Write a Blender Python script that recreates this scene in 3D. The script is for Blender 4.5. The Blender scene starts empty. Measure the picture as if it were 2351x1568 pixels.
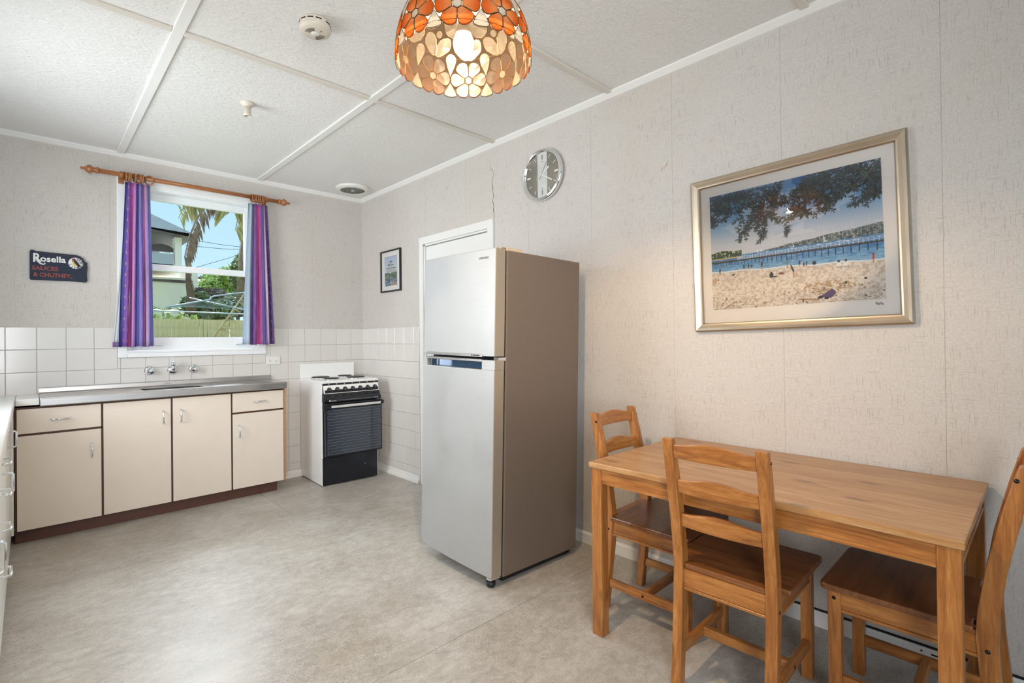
import bpy, bmesh, math, random
import numpy as np
from mathutils import Vector, Matrix
random.seed(7); np.random.seed(7)
S = bpy.context.scene; COL = S.collection; R = math.radians; PI = math.pi

# ------------------------------------------------------------------ camera
CP = Vector((-2.418725, -4.546879, 1.217373)); YAW, PIT, ROL = 0.750678, 0.005743, -0.010847
FPX, CXP, CYP = 1153.4285, 1142.3016, 770.0329
_f = Vector((math.sin(YAW)*math.cos(PIT), math.cos(YAW)*math.cos(PIT), math.sin(PIT)))
_r = Vector((math.cos(YAW), -math.sin(YAW), 0)); _u = _r.cross(_f)
_r, _u = _r*math.cos(ROL)+_u*math.sin(ROL), _u*math.cos(ROL)-_r*math.sin(ROL)
cam = bpy.data.cameras.new('camera'); camo = bpy.data.objects.new('camera', cam); COL.objects.link(camo)
M = Matrix((_r, _u, -_f)).transposed().to_4x4(); M.translation = CP; camo.matrix_world = M
cam.sensor_width = 36; cam.lens = FPX/2351*36
cam.shift_x = (1175.5-CXP)/2351; cam.shift_y = (CYP-784)/2351
cam.clip_start = .02; cam.clip_end = 300
S.camera = camo

def at(px, py, Y):
    """world point where the view through a pixel meets the vertical plane y=Y"""
    d = _f+_r*((px-CXP)/FPX)-_u*((py-CYP)/FPX)
    return CP+d*((Y-CP.y)/d.y)

# ------------------------------------------------------------------ world, sun, fill lights, exposure
S.view_settings.view_transform = 'Standard'; S.view_settings.look = 'None'
S.view_settings.gamma = 1; S.view_settings.use_curve_mapping = False
S.view_settings.exposure = 0.0
W = bpy.data.worlds.new('sky'); S.world = W; W.use_nodes = True
nt = W.node_tree; nt.nodes.clear()
o = nt.nodes.new('ShaderNodeOutputWorld'); bg = nt.nodes.new('ShaderNodeBackground'); bg.inputs[1].default_value = 1.4
tc = nt.nodes.new('ShaderNodeTexCoord'); sep = nt.nodes.new('ShaderNodeSeparateXYZ')
nt.links.new(tc.outputs['Generated'], sep.inputs[0])
rp = nt.nodes.new('ShaderNodeValToRGB'); e = rp.color_ramp.elements
e[0].position = 0.0; e[0].color = (.52, .74, .86, 1); e[1].position = .65; e[1].color = (.15, .38, .70, 1)
nt.links.new(sep.outputs[2], rp.inputs[0])
mp = nt.nodes.new('ShaderNodeMapping'); mp.inputs['Scale'].default_value = (1.6, 1.6, 5)
nt.links.new(tc.outputs['Generated'], mp.inputs[0])
ns = nt.nodes.new('ShaderNodeTexNoise'); ns.inputs['Scale'].default_value = 1.9; ns.inputs['Detail'].default_value = 7
nt.links.new(mp.outputs[0], ns.inputs['Vector'])
cr = nt.nodes.new('ShaderNodeValToRGB'); cr.color_ramp.elements[0].position = .47; cr.color_ramp.elements[1].position = .68
nt.links.new(ns.outputs[0], cr.inputs[0])
mx = nt.nodes.new('ShaderNodeMix'); mx.data_type = 'RGBA'; mx.inputs['B'].default_value = (.76, .80, .84, 1)
nt.links.new(cr.outputs[0], mx.inputs['Factor']); nt.links.new(rp.outputs[0], mx.inputs['A'])
nt.links.new(mx.outputs['Result'], bg.inputs[0]); nt.links.new(bg.outputs[0], o.inputs[0])

def light(name, kind, energy, color, loc=(0, 0, 0), to=None, **kw):
    l = bpy.data.lights.new(name, kind); l.energy = energy; l.color = color
    for k, v in kw.items(): setattr(l, k, v)
    ob = bpy.data.objects.new(name, l); COL.objects.link(ob); ob.location = loc
    if to is not None: ob.rotation_euler = (Vector(to)-Vector(loc)).to_track_quat('-Z', 'Y').to_euler()
    return ob
# hazy sun over the back yard, comes down through the kitchen window
light('sun', 'SUN', 15.0, (.84, .93, 1.0), (.9, 8, 6.2), (-.1, 0, 1.0), angle=R(52))
# added fill lights: in the unseen side opening, and inside the room behind the camera
light('fill_side_opening', 'AREA', 26, (.93, .965, 1.0), (-3.11, -1.36, 1.62), (-2.0, -1.36, 1.60), shape='RECTANGLE', size=1.06, size_y=1.15, spread=R(125))
light('fill_rear_side', 'AREA', 54, (.94, .965, 1.0), (-3.06, -5.2, 1.5), (-.8, -1.5, 1.4), shape='RECTANGLE', size=1.2, size_y=1.6, spread=R(110))
BULB_STRENGTH = 1500.0

# ------------------------------------------------------------------ helpers: materials
def srgb(c):
    if isinstance(c, str):
        c = tuple(int(c[i:i+2], 16)/255 for i in (0, 2, 4))
    return tuple((v/12.92 if v <= .04045 else ((v+.055)/1.055)**2.4) for v in c)
MATS = {}
class NT:
    def __init__(s, name):
        s.m = bpy.data.materials.new(name); s.m.use_nodes = True; s.t = s.m.node_tree
        s.b = s.t.nodes['Principled BSDF']; s.o = s.t.nodes['Material Output']
    def n(s, t, **kw):
        x = s.t.nodes.new('ShaderNode'+t)
        for k, v in kw.items():
            if k in x.inputs: x.inputs[k].default_value = v
            else: setattr(x, k, v)
        return x
    def l(s, a, b): s.t.links.new(a, b)
    def coord(s, scale=(1, 1, 1), kind='Object', rot=(0, 0, 0)):
        c = s.n('TexCoord'); m = s.n('Mapping'); m.inputs['Scale'].default_value = scale; m.inputs['Rotation'].default_value = rot
        s.l(c.outputs[kind], m.inputs[0]); return m.outputs[0]
    def noise(s, vec, scale, detail=3, rough=.5, dist=0):
        x = s.n('TexNoise'); x.inputs['Scale'].default_value = scale; x.inputs['Detail'].default_value = detail
        x.inputs['Roughness'].default_value = rough; x.inputs['Distortion'].default_value = dist
        s.l(vec, x.inputs['Vector']); return x.outputs[0]
    def ramp(s, fac, stops, interp='LINEAR'):
        x = s.n('ValToRGB'); el = x.color_ramp.elements; x.color_ramp.interpolation = interp
        while len(el) < len(stops): el.new(.5)
        for e_, (p, c) in zip(el, stops):
            e_.position = p
            if not isinstance(c, (tuple, list)): c = (c, c, c)
            e_.color = (*c[:3], 1)
        s.l(fac, x.inputs[0]); return x.outputs[0]
    def mix(s, fac, a, b, mode='MIX'):
        x = s.n('Mix'); x.data_type = 'RGBA'; x.blend_type = mode
        for v, k in ((fac, 'Factor'), (a, 'A'), (b, 'B')):
            i = x.inputs[k] if k == 'Factor' else [q for q in x.inputs if q.name == k and q.type == 'RGBA'][0]
            if hasattr(v, 'is_output') or isinstance(v, bpy.types.NodeSocket): s.l(v, i)
            elif k == 'Factor': i.default_value = v
            else: i.default_value = (*v[:3], 1)
        return x.outputs['Result']
    def mixrgb_out(s, x): return x
    def math(s, op, a, b=0.0):
        x = s.n('Math'); x.operation = op
        for v, i in ((a, 0), (b, 1)):
            if isinstance(v, bpy.types.NodeSocket): s.l(v, x.inputs[i])
            else: x.inputs[i].default_value = v
        return x.outputs[0]
    def bump(s, h, strength=.3, dist=.002):
        x = s.n('Bump'); x.inputs['Strength'].default_value = strength; x.inputs['Distance'].default_value = dist
        s.l(h, x.inputs['Height']); s.l(x.outputs[0], s.b.inputs['Normal']); return x.outputs[0]
    def set(s, color=None, rough=None, metal=None, **kw):
        if color is not None:
            if isinstance(color, bpy.types.NodeSocket): s.l(color, s.b.inputs['Base Color'])
            else: s.b.inputs['Base Color'].default_value = (*color[:3], 1)
        if rough is not None:
            if isinstance(rough, bpy.types.NodeSocket): s.l(rough, s.b.inputs['Roughness'])
            else: s.b.inputs['Roughness'].default_value = rough
        if metal is not None: s.b.inputs['Metallic'].default_value = metal
        for k, v in kw.items(): s.b.inputs[k.replace('_', ' ')].default_value = v
        return s.m
def plain(name, c, rough=.5, metal=0, vary=.04, scale=30, bump=0, **kw):
    """paint / plastic / metal with a little procedural variation"""
    if name in MATS: return MATS[name]
    t = NT(name); c = srgb(c)
    nz = t.noise(t.coord(), scale, 3)
    col = t.ramp(nz, [(.3, tuple(v*(1-vary) for v in c)), (.7, tuple(min(1, v*(1+vary)) for v in c))])
    t.set(col, rough, metal, **kw)
    if bump: t.bump(nz, bump, .001)
    MATS[name] = t.m; return t.m

def wallpaper(name, base, dark, seam=0):
    t = NT(name); c = t.n('TexCoord'); sp = t.n('SeparateXYZ'); t.l(c.outputs['Object'], sp.inputs[0])
    u = t.math('ADD', sp.outputs[0], sp.outputs[1]); v = sp.outputs[2]
    def cv(a, b, off=0):
        cb = t.n('CombineXYZ'); t.l(t.math('MULTIPLY', u, a), cb.inputs[0]); t.l(t.math('MULTIPLY', v, b), cb.inputs[1]); cb.inputs[2].default_value = off
        return cb.outputs[0]
    vert = t.noise(cv(230, 16), 1, 2); hor = t.noise(cv(14, 260, 5), 1, 2)
    fine = t.noise(cv(420, 90, 3), 1, 2); fine2 = t.noise(cv(90, 420, 9), 1, 2)
    blot = t.noise(cv(4, 4, 2), 1, 3)
    k = t.math('MAXIMUM', t.ramp(vert, [(.57, 0), (.70, 1)]), t.ramp(hor, [(.59, 0), (.72, 1)]))
    k = t.math('MULTIPLY', k, t.ramp(blot, [(.35, .35), (.65, .95)]))
    k2 = t.math('MULTIPLY', t.math('ADD', fine, fine2), .5)
    col = t.mix(t.math('MULTIPLY', k, .62), srgb(base), srgb(dark))
    col = t.mix(t.ramp(k2, [(.40, .30), (.6, 0)]), col, srgb(dark))
    col = t.mix(t.ramp(t.noise(cv(1.4, 1.2, 7), 1, 4), [(.45, 0), (.75, .14)]), col, srgb('b79f7e'))
    t.set(col, .78); t.bump(t.math('ADD', t.math('MULTIPLY', k2, 1.0), t.math('MULTIPLY', k, -.5)), .35, .0012)
    return t.m
M_PAPER = wallpaper('woven_wallpaper', 'd3cec8', 'a09890')

def ceil_mat(name, tex):
    t = NT(name); v = t.coord()
    n1 = t.noise(t.coord((1, 1.7, 1), rot=(0, 0, .5)), 34, 3, .6, .8); n2 = t.noise(v, 1.2, 3)
    col = t.ramp(n2, [(.3, srgb('e6e5e1')), (.75, srgb('eeedea'))])
    t.set(col, .38 if tex else .45, Specular_IOR_Level=.35)
    if tex: t.bump(n1, 1.0, .006)
    return t.m
M_CEIL = ceil_mat('textured_ceiling_paint', True); M_TRIM = ceil_mat('white_gloss_trim', False)

def floor_mat():
    t = NT('marbled_linoleum')
    big = t.noise(t.coord((1, 1.5, 1), rot=(0, 0, .3)), 3.2, 5, .6, .5); mid_ = t.noise(t.coord((1, 1.6, 1), rot=(0, 0, .3)), 17, 6, .72, .6)
    fine = t.noise(t.coord((1, 1.4, 1)), 120, 4, .7); v1 = t.noise(t.coord((1, 1.7, 1), rot=(0, 0, .5)), 22, 4, .65, 2.2); v2 = t.noise(t.coord((1, 1.5, 1), rot=(0, 0, -.4)), 36, 3, .6, 2.5)
    patch = t.noise(t.coord(), 2.1, 4, .6)
    col = t.ramp(t.math('ADD', t.math('MULTIPLY', big, .35), t.math('MULTIPLY', mid_, .65)), [(.38, srgb('a5a097')), (.5, srgb('b8b3ab')), (.60, srgb('c6c2bb'))])
    col = t.mix(t.ramp(fine, [(.38, .35), (.5, 0)]), col, srgb('8f8472')); col = t.mix(t.ramp(fine, [(.55, 0), (.68, .45)]), col, srgb('d0cabf'))
    band = lambda n_, w_: t.ramp(n_, [(.5-w_, 0), (.5, 1), (.5+w_, 0)])
    dark_ = t.math('MULTIPLY', t.math('MAXIMUM', band(v1, .018), band(v2, .015)), t.ramp(patch, [(.44, .12), (.58, .95)]))
    col = t.mix(dark_, col, srgb('6f6659'))
    col = t.mix(t.ramp(patch, [(.5, 0), (.75, .3)]), col, srgb('a3947a'))
    t.set(col, t.ramp(mid_, [(.3, .34), (.7, .46)]), Specular_IOR_Level=.42); t.bump(t.math('ADD', mid_, fine), .05, .0008)
    return t.m
M_FLOOR = floor_mat()

def wood(name, light_, mid, dark, axis='z', knots=0.0, rough=.34, board=0):
    t = NT(name); sc = {'x': (1.0, 13, 13), 'y': (13, 1.0, 13), 'z': (13, 13, 1.0)}[axis]
    g = t.noise(t.coord(sc), 3.2, 5, .6, .9); f = t.noise(t.coord(tuple(s*7 for s in sc)), 3, 3, .6)
    col = t.ramp(g, [(.28, srgb(dark)), (.47, srgb(mid)), (.66, srgb(light_))])
    col = t.mix(t.ramp(f, [(.45, .32), (.62, 0)]), col, srgb(dark))
    if board:   # glued-up boards, each a slightly different tone
        c = t.n('TexCoord'); sp = t.n('SeparateXYZ'); t.l(c.outputs['Object'], sp.inputs[0])
        w = t.math('FLOOR', t.math('DIVIDE', sp.outputs[0 if axis == 'y' else 1], board))
        wn = t.n('TexWhiteNoise', noise_dimensions='1D'); t.l(w, wn.inputs['W'])
        col = t.mix(t.math('MULTIPLY', wn.outputs[0], .38), col, srgb(dark))
    if knots:
        sc2 = {'x': (1.2, 4, 4), 'y': (4, 1.2, 4), 'z': (4, 4, 1.4)}[axis]
        vo = t.n('TexVoronoi', voronoi_dimensions='2D' if board else '3D'); vo.inputs['Scale'].default_value = 2.1 if board else 3.0; t.l(t.coord(sc2), vo.inputs['Vector'])
        kn_ = t.ramp(vo.outputs['Distance'], [(.02, knots), (.085, knots*.5), (.12, 0)])
        if board:
            sc_ = t.n('SeparateColor'); t.l(vo.outputs['Color'], sc_.inputs[0]); kn_ = t.math('MULTIPLY', kn_, t.math('GREATER_THAN', sc_.outputs[0], .45))
        col = t.mix(kn_, col, srgb('5a3418'))
    t.set(col, rough, Coat_Weight=.25, Coat_Roughness=.2); t.bump(f, .05, .0006)
    return t.m
WL = dict(light_='c08445', mid='a76a31', dark='7c481d')
M_WZ = wood('stained_pine_upright', axis='z', knots=.6, **WL)
M_WX = wood('stained_pine_cross', axis='x', **WL)
M_WY = wood('stained_pine_length', axis='y', **WL)
M_WTOP = wood('stained_pine_tabletop', 'c8a071', 'b98a57', '9a6c3f', 'y', .75, .36, board=.093)
M_WSEAT = wood('stained_pine_seat', '946038', '7c4b29', '5c341b', 'x', .5, .3, board=.075)
M_ROD = wood('turned_timber', 'b87a48', 'a5683a', '84502c', 'x', rough=.3)

def steel(name, c, rough=.32, axis=0, aniso=.0, strk=.10):
    t = NT(name); sc = [6, 6, 6]; sc[axis] = .35
    n1 = t.noise(t.coord(tuple(s*30 for s in sc)), 1, 2); n2 = t.noise(t.coord(), 5, 3)
    c = srgb(c); col = t.ramp(n1, [(.3, tuple(v*(1-strk) for v in c)), (.7, c)])
    t.set(col, t.ramp(n2, [(.3, rough*.85), (.7, rough*1.15)]), 1.0); t.bump(n1, .04, .0003)
    return t.m
M_STEEL = steel('stainless_steel', 'c6c4c3', .34, 0); M_CHROME = plain('chrome', 'e8eaec', .08, 1, .01)
M_FRDOOR = steel('fridge_door_silver', 'b9bbbb', .5, 1, strk=.03); M_FRDOOR.node_tree.nodes['Principled BSDF'].inputs['Metallic'].default_value = .55
M_FRSIDE = plain('fridge_side_grey', '7c6e62', .45, .35, .02, 200)
M_FREDGE = plain('fridge_door_edge', 'b2a695', .4, .6, .02)
M_WHITE = plain('white_enamel', 'f2f2f0', .22, 0, .01)
M_LAMI = plain('white_laminate', 'e8e8e5', .3, 0, .015)
M_CREAM = plain('cream_laminate', 'e3d8cb', .42, 0, .018, 9)
M_BROWN = plain('dark_brown_edging', '4a2c1c', .5, 0, .1)
M_KICK = plain('brown_kickboard', '5c3b31', .45, 0, .1)
M_BLACK = plain('black_enamel', '16181f', .16, 0, .05)
M_BLACKP = plain('black_plastic', '1c1d21', .4, 0, .05)
M_DARK = plain('shadow_gap', '14110f', .8, 0, .05)
M_TILE = plain('glazed_white_tile', 'dad6d1', .16, 0, .012, 3)
M_GROUT = plain('grey_grout', 'bcb5ac', .8, 0, .08, 60)
M_PLASTW = plain('white_plastic', 'e6e4de', .35, 0, .01)
M_PLASTC = plain('aged_cream_plastic', 'd6cebf', .4, 0, .02)
M_INK = plain('dark_print', '30302f', .6, 0, .02); M_SILV = plain('silver_print', 'c8cacd', .4, .3, .02)

# ------------------------------------------------------------------ helpers: geometry
class MB:
    def __init__(s): s.v = []; s.f = []; s.mi = []; s.sm = []
    def add(s, vs, fs, mi=0, sm=False):
        b = len(s.v); s.v += [tuple(p) for p in vs]
        for f in fs: s.f.append(tuple(b+i for i in f)); s.mi.append(mi); s.sm.append(sm)
        return s
    def box(s, x0, x1, y0, y1, z0, z1, bev=0, seg=1, mi=0, rot=None):
        if bev <= 0:
            vs = [Vector((x, y, z)) for z in (z0, z1) for y in (y0, y1) for x in (x0, x1)]
            fs = [(0, 2, 3, 1), (4, 5, 7, 6), (0, 1, 5, 4), (2, 6, 7, 3), (0, 4, 6, 2), (1, 3, 7, 5)]
            if rot: vs = [rot @ p for p in vs]
            return s.add(vs, fs, mi)
        bm = bmesh.new(); bmesh.ops.create_cube(bm, size=1)
        for p in bm.verts: p.co = Vector(((x0+x1)/2+p.co.x*(x1-x0), (y0+y1)/2+p.co.y*(y1-y0), (z0+z1)/2+p.co.z*(z1-z0)))
        bmesh.ops.bevel(bm, geom=bm.edges[:], offset=bev, segments=seg, profile=.5, affect='EDGES')
        if rot: bmesh.ops.transform(bm, matrix=rot, verts=bm.verts)
        bm.verts.index_update(); s.add([p.co for p in bm.verts], [[q.index for q in f.verts] for f in bm.faces], mi); bm.free(); return s
    def prism(s, poly, d0, d1, plane='xy', bev=0, mi=0, seg=1):
        """extrude a 2D outline; plane names its axes, the extrusion runs along the third"""
        def P(a, b, d):
            return {'xy': (a, b, d), 'xz': (a, d, b), 'yz': (d, a, b)}[plane]
        n = len(poly); bm = bmesh.new()
        lo = [bm.verts.new(P(a, b, d0)) for a, b in poly]; hi = [bm.verts.new(P(a, b, d1)) for a, b in poly]
        bm.faces.new(lo); bm.faces.new(hi[::-1])
        for i in range(n): j = (i+1) % n; bm.faces.new((lo[j], lo[i], hi[i], hi[j]))
        bmesh.ops.recalc_face_normals(bm, faces=bm.faces)
        if bev: bmesh.ops.bevel(bm, geom=bm.edges[:], offset=bev, segments=seg, profile=.5, affect='EDGES')
        bm.verts.index_update(); s.add([p.co for p in bm.verts], [[q.index for q in f.verts] for f in bm.faces], mi); bm.free(); return s
    def tube(s, pts, r, n=8, cap=True, mi=0, closed=False, sq=False):
        pts = [Vector(p) for p in pts]; rs = r if isinstance(r, (list, tuple)) else [r]*len(pts)
        m = len(pts); vs = []; fs = []; prev = None
        for i, p in enumerate(pts):
            if closed: d = pts[(i+1) % m]-pts[i-1]
            else: d = pts[min(i+1, m-1)]-pts[max(i-1, 0)]
            if d.length < 1e-9: d = Vector((0, 0, 1))
            d.normalize()
            if prev is None: a = d.orthogonal().normalized() if abs(d.z) > .9 else d.cross(Vector((0, 0, 1))).normalized()
            else: a = (prev-d*prev.dot(d)); a = a.normalized() if a.length > 1e-6 else d.orthogonal().normalized()
            prev = a; b = d.cross(a)
            for k in range(n):
                t = 2*PI*k/n+(PI/4 if sq else 0); vs.append(p+(a*math.cos(t)+b*math.sin(t))*rs[i])
        for i in range(m if closed else m-1):
            for k in range(n):
                q = (k+1) % n; j = (i+1) % m; fs.append((i*n+k, i*n+q, j*n+q, j*n+k))
        if cap and not closed: fs += [tuple(range(n))[::-1], tuple((m-1)*n+k for k in range(n))]
        return s.add(vs, fs, mi, sm=(n > 4))
    def lathe(s, prof, c=(0, 0, 0), axis='z', n=24, mi=0, sm=True):
        vs = []; fs = []; c = Vector(c)
        for r, h in prof:
            for k in range(n):
                t = 2*PI*k/n; a, b = r*math.cos(t), r*math.sin(t)
                vs.append(c+Vector({'z': (a, b, h), 'y': (a, h, b), 'x': (h, a, b)}[axis]))
        for i in range(len(prof)-1):
            for k in range(n):
                q = (k+1) % n; fs.append((i*n+k, i*n+q, (i+1)*n+q, (i+1)*n+k))
        fs.append(tuple(range(n))[::-1]); fs.append(tuple((len(prof)-1)*n+k for k in range(n)))
        return s.add(vs, fs, mi, sm)
    def mesh(s, name, mats):
        me = bpy.data.meshes.new(name); me.from_pydata(s.v, [], s.f)
        for m in (mats if isinstance(mats, (list, tuple)) else [mats]): me.materials.append(m)
        me.polygons.foreach_set('material_index', s.mi); me.polygons.foreach_set('use_smooth', s.sm)
        bm = bmesh.new(); bm.from_mesh(me); bmesh.ops.recalc_face_normals(bm, faces=bm.faces); bm.to_mesh(me); bm.free()
        me.update(); return me
    def build(s, name, mats, parent=None, **kw):
        return link(name, s.mesh(name, mats), parent, **kw)
def link(name, me, parent=None, loc=None, rot=None, label=None):
    ob = bpy.data.objects.new(name, me); COL.objects.link(ob)
    if parent is not None: ob.parent = parent
    if loc is not None: ob.location = loc
    if rot is not None: ob.rotation_euler = rot
    if label: ob['label'] = label
    return ob
def tag(ob, label=None, cat=None, group=None, kind=None):
    if label: ob['label'] = label
    if cat: ob['category'] = cat
    if group: ob['group'] = group
    if kind: ob['kind'] = kind
    return ob
def thing(name, label, cat, loc=(0, 0, 0), rot=(0, 0, 0), group=None):
    ob = bpy.data.objects.new(name, None); COL.objects.link(ob); ob.location = loc; ob.rotation_euler = rot; ob.empty_display_size = .1
    return tag(ob, label, cat, group)
def struct(name, mb, mats, label=None): return tag(mb.build(name, mats), label, None, None, 'structure')
def copy_tree(ob, parent=None):
    c = ob.copy(); COL.objects.link(c); c.parent = parent
    for ch in ob.children: copy_tree(ch, c)
    return c
def text(body, size, mat, parent, name, mw, ext=.0004, spacing=1.0, sx=1.0, align='LEFT', label=None, bold=0.0):
    cu = bpy.data.curves.new('text', 'FONT'); cu.body = body; cu.size = size; cu.extrude = ext or .0004; cu.space_character = spacing
    cu.align_x = align; cu.resolution_u = 3; cu.offset = bold
    ob = bpy.data.objects.new('text', cu); COL.objects.link(ob)
    dg = bpy.context.evaluated_depsgraph_get(); me = bpy.data.meshes.new_from_object(ob.evaluated_get(dg))
    bpy.data.objects.remove(ob); me.transform(Matrix.Diagonal((sx, 1, 1, 1))); me.transform(mw); me.materials.clear(); me.materials.append(mat); me.name = name
    return link(name, me, parent, label=label)
def facing(origin, right, up):
    r = Vector(right).normalized(); u = Vector(up).normalized(); n = r.cross(u)
    m = Matrix((r, u, n)).transposed().to_4x4(); m.translation = Vector(origin); return m

# ================================================================== the room
H = 2.60; XL = -3.1; YF = -6.2
WX0, WX1, WZ0, WZ1 = -1.895, -0.985, 1.150, 2.385      # kitchen window opening in the back wall
# floor: sheets of linoleum with open joints on a dark base
fl = struct('floor', MB().box(XL, 0, YF, 0, -.06, -.004), M_DARK, 'mottled grey beige linoleum floor in large sheets')
g = .0011
for x0, x1, y0, y1 in ((XL, -1.075, -.985, 0), (-1.075, 0, -.985, 0), (XL, 0, -2.925, -.985), (XL, 0, -4.87, -2.925), (XL, 0, YF, -4.87)):
    MB().box(x0+g, x1-g, y0+g, y1-g, -.004, 0, .0006).build('linoleum_sheet', M_FLOOR, fl)
# ceiling: sheets and battens
ce = struct('ceiling', MB().box(XL-.1, .1, YF-.1, .1, H+.004, H+.1), M_TRIM, 'white ceiling of textured sheets joined by flat battens')
xs = [XL, -2.905, -1.928, -.972, 0]; ys = [YF, -5.85, -4.87, -3.90, -2.925, -1.965, 0]
for i in range(4):
    for j in range(6): MB().box(xs[i], xs[i+1], ys[j], ys[j+1], H, H+.004).build('ceiling_sheet', M_CEIL, ce)
for x in xs[1:-1]: MB().box(x-.024, x+.024, YF, -.03, H-.011, H, .003).build('batten', M_TRIM, ce)
M_BATT = plain('batten_cross_shaded', 'dcd5cb', .45, 0, .02)  # tan tone of the shaded batten sides put into the colour
for y in ys[1:-1]:
    for i in range(4):
        MB().box(xs[i]+.024, xs[i+1]-.024, y-.016, y+.016, H-.011, H, .002).build('batten', M_BATT, ce)
# walls
def wall_panels(parent, plane, seams, lo, hi, z0, z1, off, holes=()):
    """wallpaper strips 1 mm proud, with hairline seams; plane 'x' -> wall at x=off, strips along y"""
    ed = sorted({lo, hi, *[s for s in seams if lo < s < hi]})
    for a, b in zip(ed, ed[1:]):
        segs = [(a+.0006, b-.0006, z0, z1)]
        for (h0, h1, hz0, hz1) in holes:
            new = []
            for (p, q, r_, s_) in segs:
                if h1 <= p or h0 >= q or hz1 <= r_ or hz0 >= s_: new.append((p, q, r_, s_)); continue
                if p < h0: new.append((p, h0, r_, s_))
                if q > h1: new.append((h1, q, r_, s_))
                m0, m1 = max(p, h0), min(q, h1)
                if hz0 > r_: new.append((m0, m1, r_, hz0))
                if hz1 < s_: new.append((m0, m1, hz1, s_))
            segs = new
        mb = MB()
        for (p, q, r_, s_) in segs:
            if plane == 'y': mb.box(p, q, off-.001, off+.0005, r_, s_)
            else: mb.box(off-.001, off+.0005, p, q, r_, s_)
        if mb.v: mb.build('wallpaper_strip', M_PAPER, parent)
ZT = 1.325; TS = .15
wb = MB().box(XL-.1, WX0, 0, .12, 0, H).box(WX1, .1, 0, .12, 0, H).box(WX0, WX1, 0, .12, 0, WZ0).box(WX0, WX1, 0, .12, WZ1, H)
wall_back = struct('wall_back', wb, M_GROUT, 'back kitchen wall, woven wallpaper above white square tiles')
wall_panels(wall_back, 'y', [-2.985, -2.485, -1.99, -1.50, -1.015, -.505], XL, 0, ZT, H, 0, [(WX0, WX1, WZ0, WZ1)])
DY0, DY1, DZ = -1.873, -1.062, 2.005                   # door opening in the right wall
wr = MB().box(0, .12, YF, DY0, 0, H).box(0, .12, DY1, .12, 0, H).box(0, .12, DY0, DY1, DZ, H)
wall_right = struct('wall_right', wr, M_GROUT, 'long right wall in woven beige wallpaper')
wall_panels(wall_right, 'x', [-.58, -1.09, -1.62, -2.265, -2.775, -3.283, -3.793, -4.322, -4.84, -5.35, -5.86], YF, 0, .0, H, 0,
            [(-.985, 0, 0, ZT), (DY0, DY1, 0, DZ)])
# side and front walls, out of view, with openings added to let in fill light
wl = MB().box(XL-.1, XL, -.8, .1, 0, H).box(XL-.1, XL, YF, -1.93, 0, H).box(XL-.1, XL, -1.93, -.8, 0, 1.0).box(XL-.1, XL, -1.93, -.8, 2.25, H)
wall_left = struct('wall_left', wl, M_PAPER, 'left wall in woven wallpaper')
wf = MB().box(XL-.1, -2.75, YF-.1, YF, 0, H).box(-.45, .1, YF-.1, YF, 0, H).box(-2.75, -.45, YF-.1, YF, 2.4, H).box(-2.75, -.45, YF-.1, YF, 0, .28)
wall_front = struct('wall_front', wf, M_PAPER, 'wall behind the viewpoint in woven wallpaper')
# tiles
def tile_mesh(w, h):
    b = .0022
    mb = MB(); vs = [(-w/2, 0, -h/2), (w/2, 0, -h/2), (w/2, 0, h/2), (-w/2, 0, h/2)]
    vs += [(-w/2, -.0045, -h/2), (w/2, -.0045, -h/2), (w/2, -.0045, h/2), (-w/2, -.0045, h/2)]
    vs += [(-w/2+b, -.006, -h/2+b), (w/2-b, -.006, -h/2+b), (w/2-b, -.006, h/2-b), (-w/2+b, -.006, h/2-b)]
    fs = [(8, 9, 10, 11)]
    for i in range(4): j = (i+1) % 4; fs += [(i, j, 4+j, 4+i), (4+i, 4+j, 8+j, 8+i)]
    mb.add(vs, fs); return mb.mesh('tile', M_TILE)
TM = {}
def put_tile(parent, a0, a1, z0, z1, side):
    w, h = round(a1-a0-.0018, 4), round(z1-z0-.0018, 4)
    if w < .01 or h < .01: return
    if (w, h) not in TM: TM[(w, h)] = tile_mesh(w, h)
    j = random.uniform(-.0006, .0006)
    tl = random.uniform(-.004, .004)
    if side == 'back': link('tile', TM[(w, h)], parent, ((a0+a1)/2, j, (z0+z1)/2), (tl, 0, random.uniform(-.004, .004)))
    else: link('tile', TM[(w, h)], parent, (j, (a0+a1)/2, (z0+z1)/2), (tl, 0, -PI/2+random.uniform(-.004, .004)))
rowz = [ZT-k*TS for k in range(9)]+[.065]
colx = [0]+[-(.1314+TS*k) for k in range(20)]+[XL]
for a, b in zip(colx, colx[1:]):
    for t_, u_ in zip(rowz, rowz[1:]):
        if t_ < .85 and b < -.93 and a < -.90: continue          # behind the cupboards
        # cut the tiles around the window casing
        cz0, cx0, cx1 = 1.104, -1.950, -.924
        if t_ > cz0 and b < cx1 and a > cx0:
            if u_ < cz0: put_tile(wall_back, max(b, cx0), min(a, cx1), u_, cz0, 'back')
            if b < cx0: put_tile(wall_back, b, cx0, u_, t_, 'back')
            if a > cx1: put_tile(wall_back, cx1, a, u_, t_, 'back')
        else: put_tile(wall_back, b, a, u_, t_, 'back')
coly = [0]+[-(.1544+TS*k) for k in range(6)]+[-.985]
for a, b in zip(coly, coly[1:]):
    for t_, u_ in zip(rowz, rowz[1:]): put_tile(wall_right, b, a, u_, t_, 'right')
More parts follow.
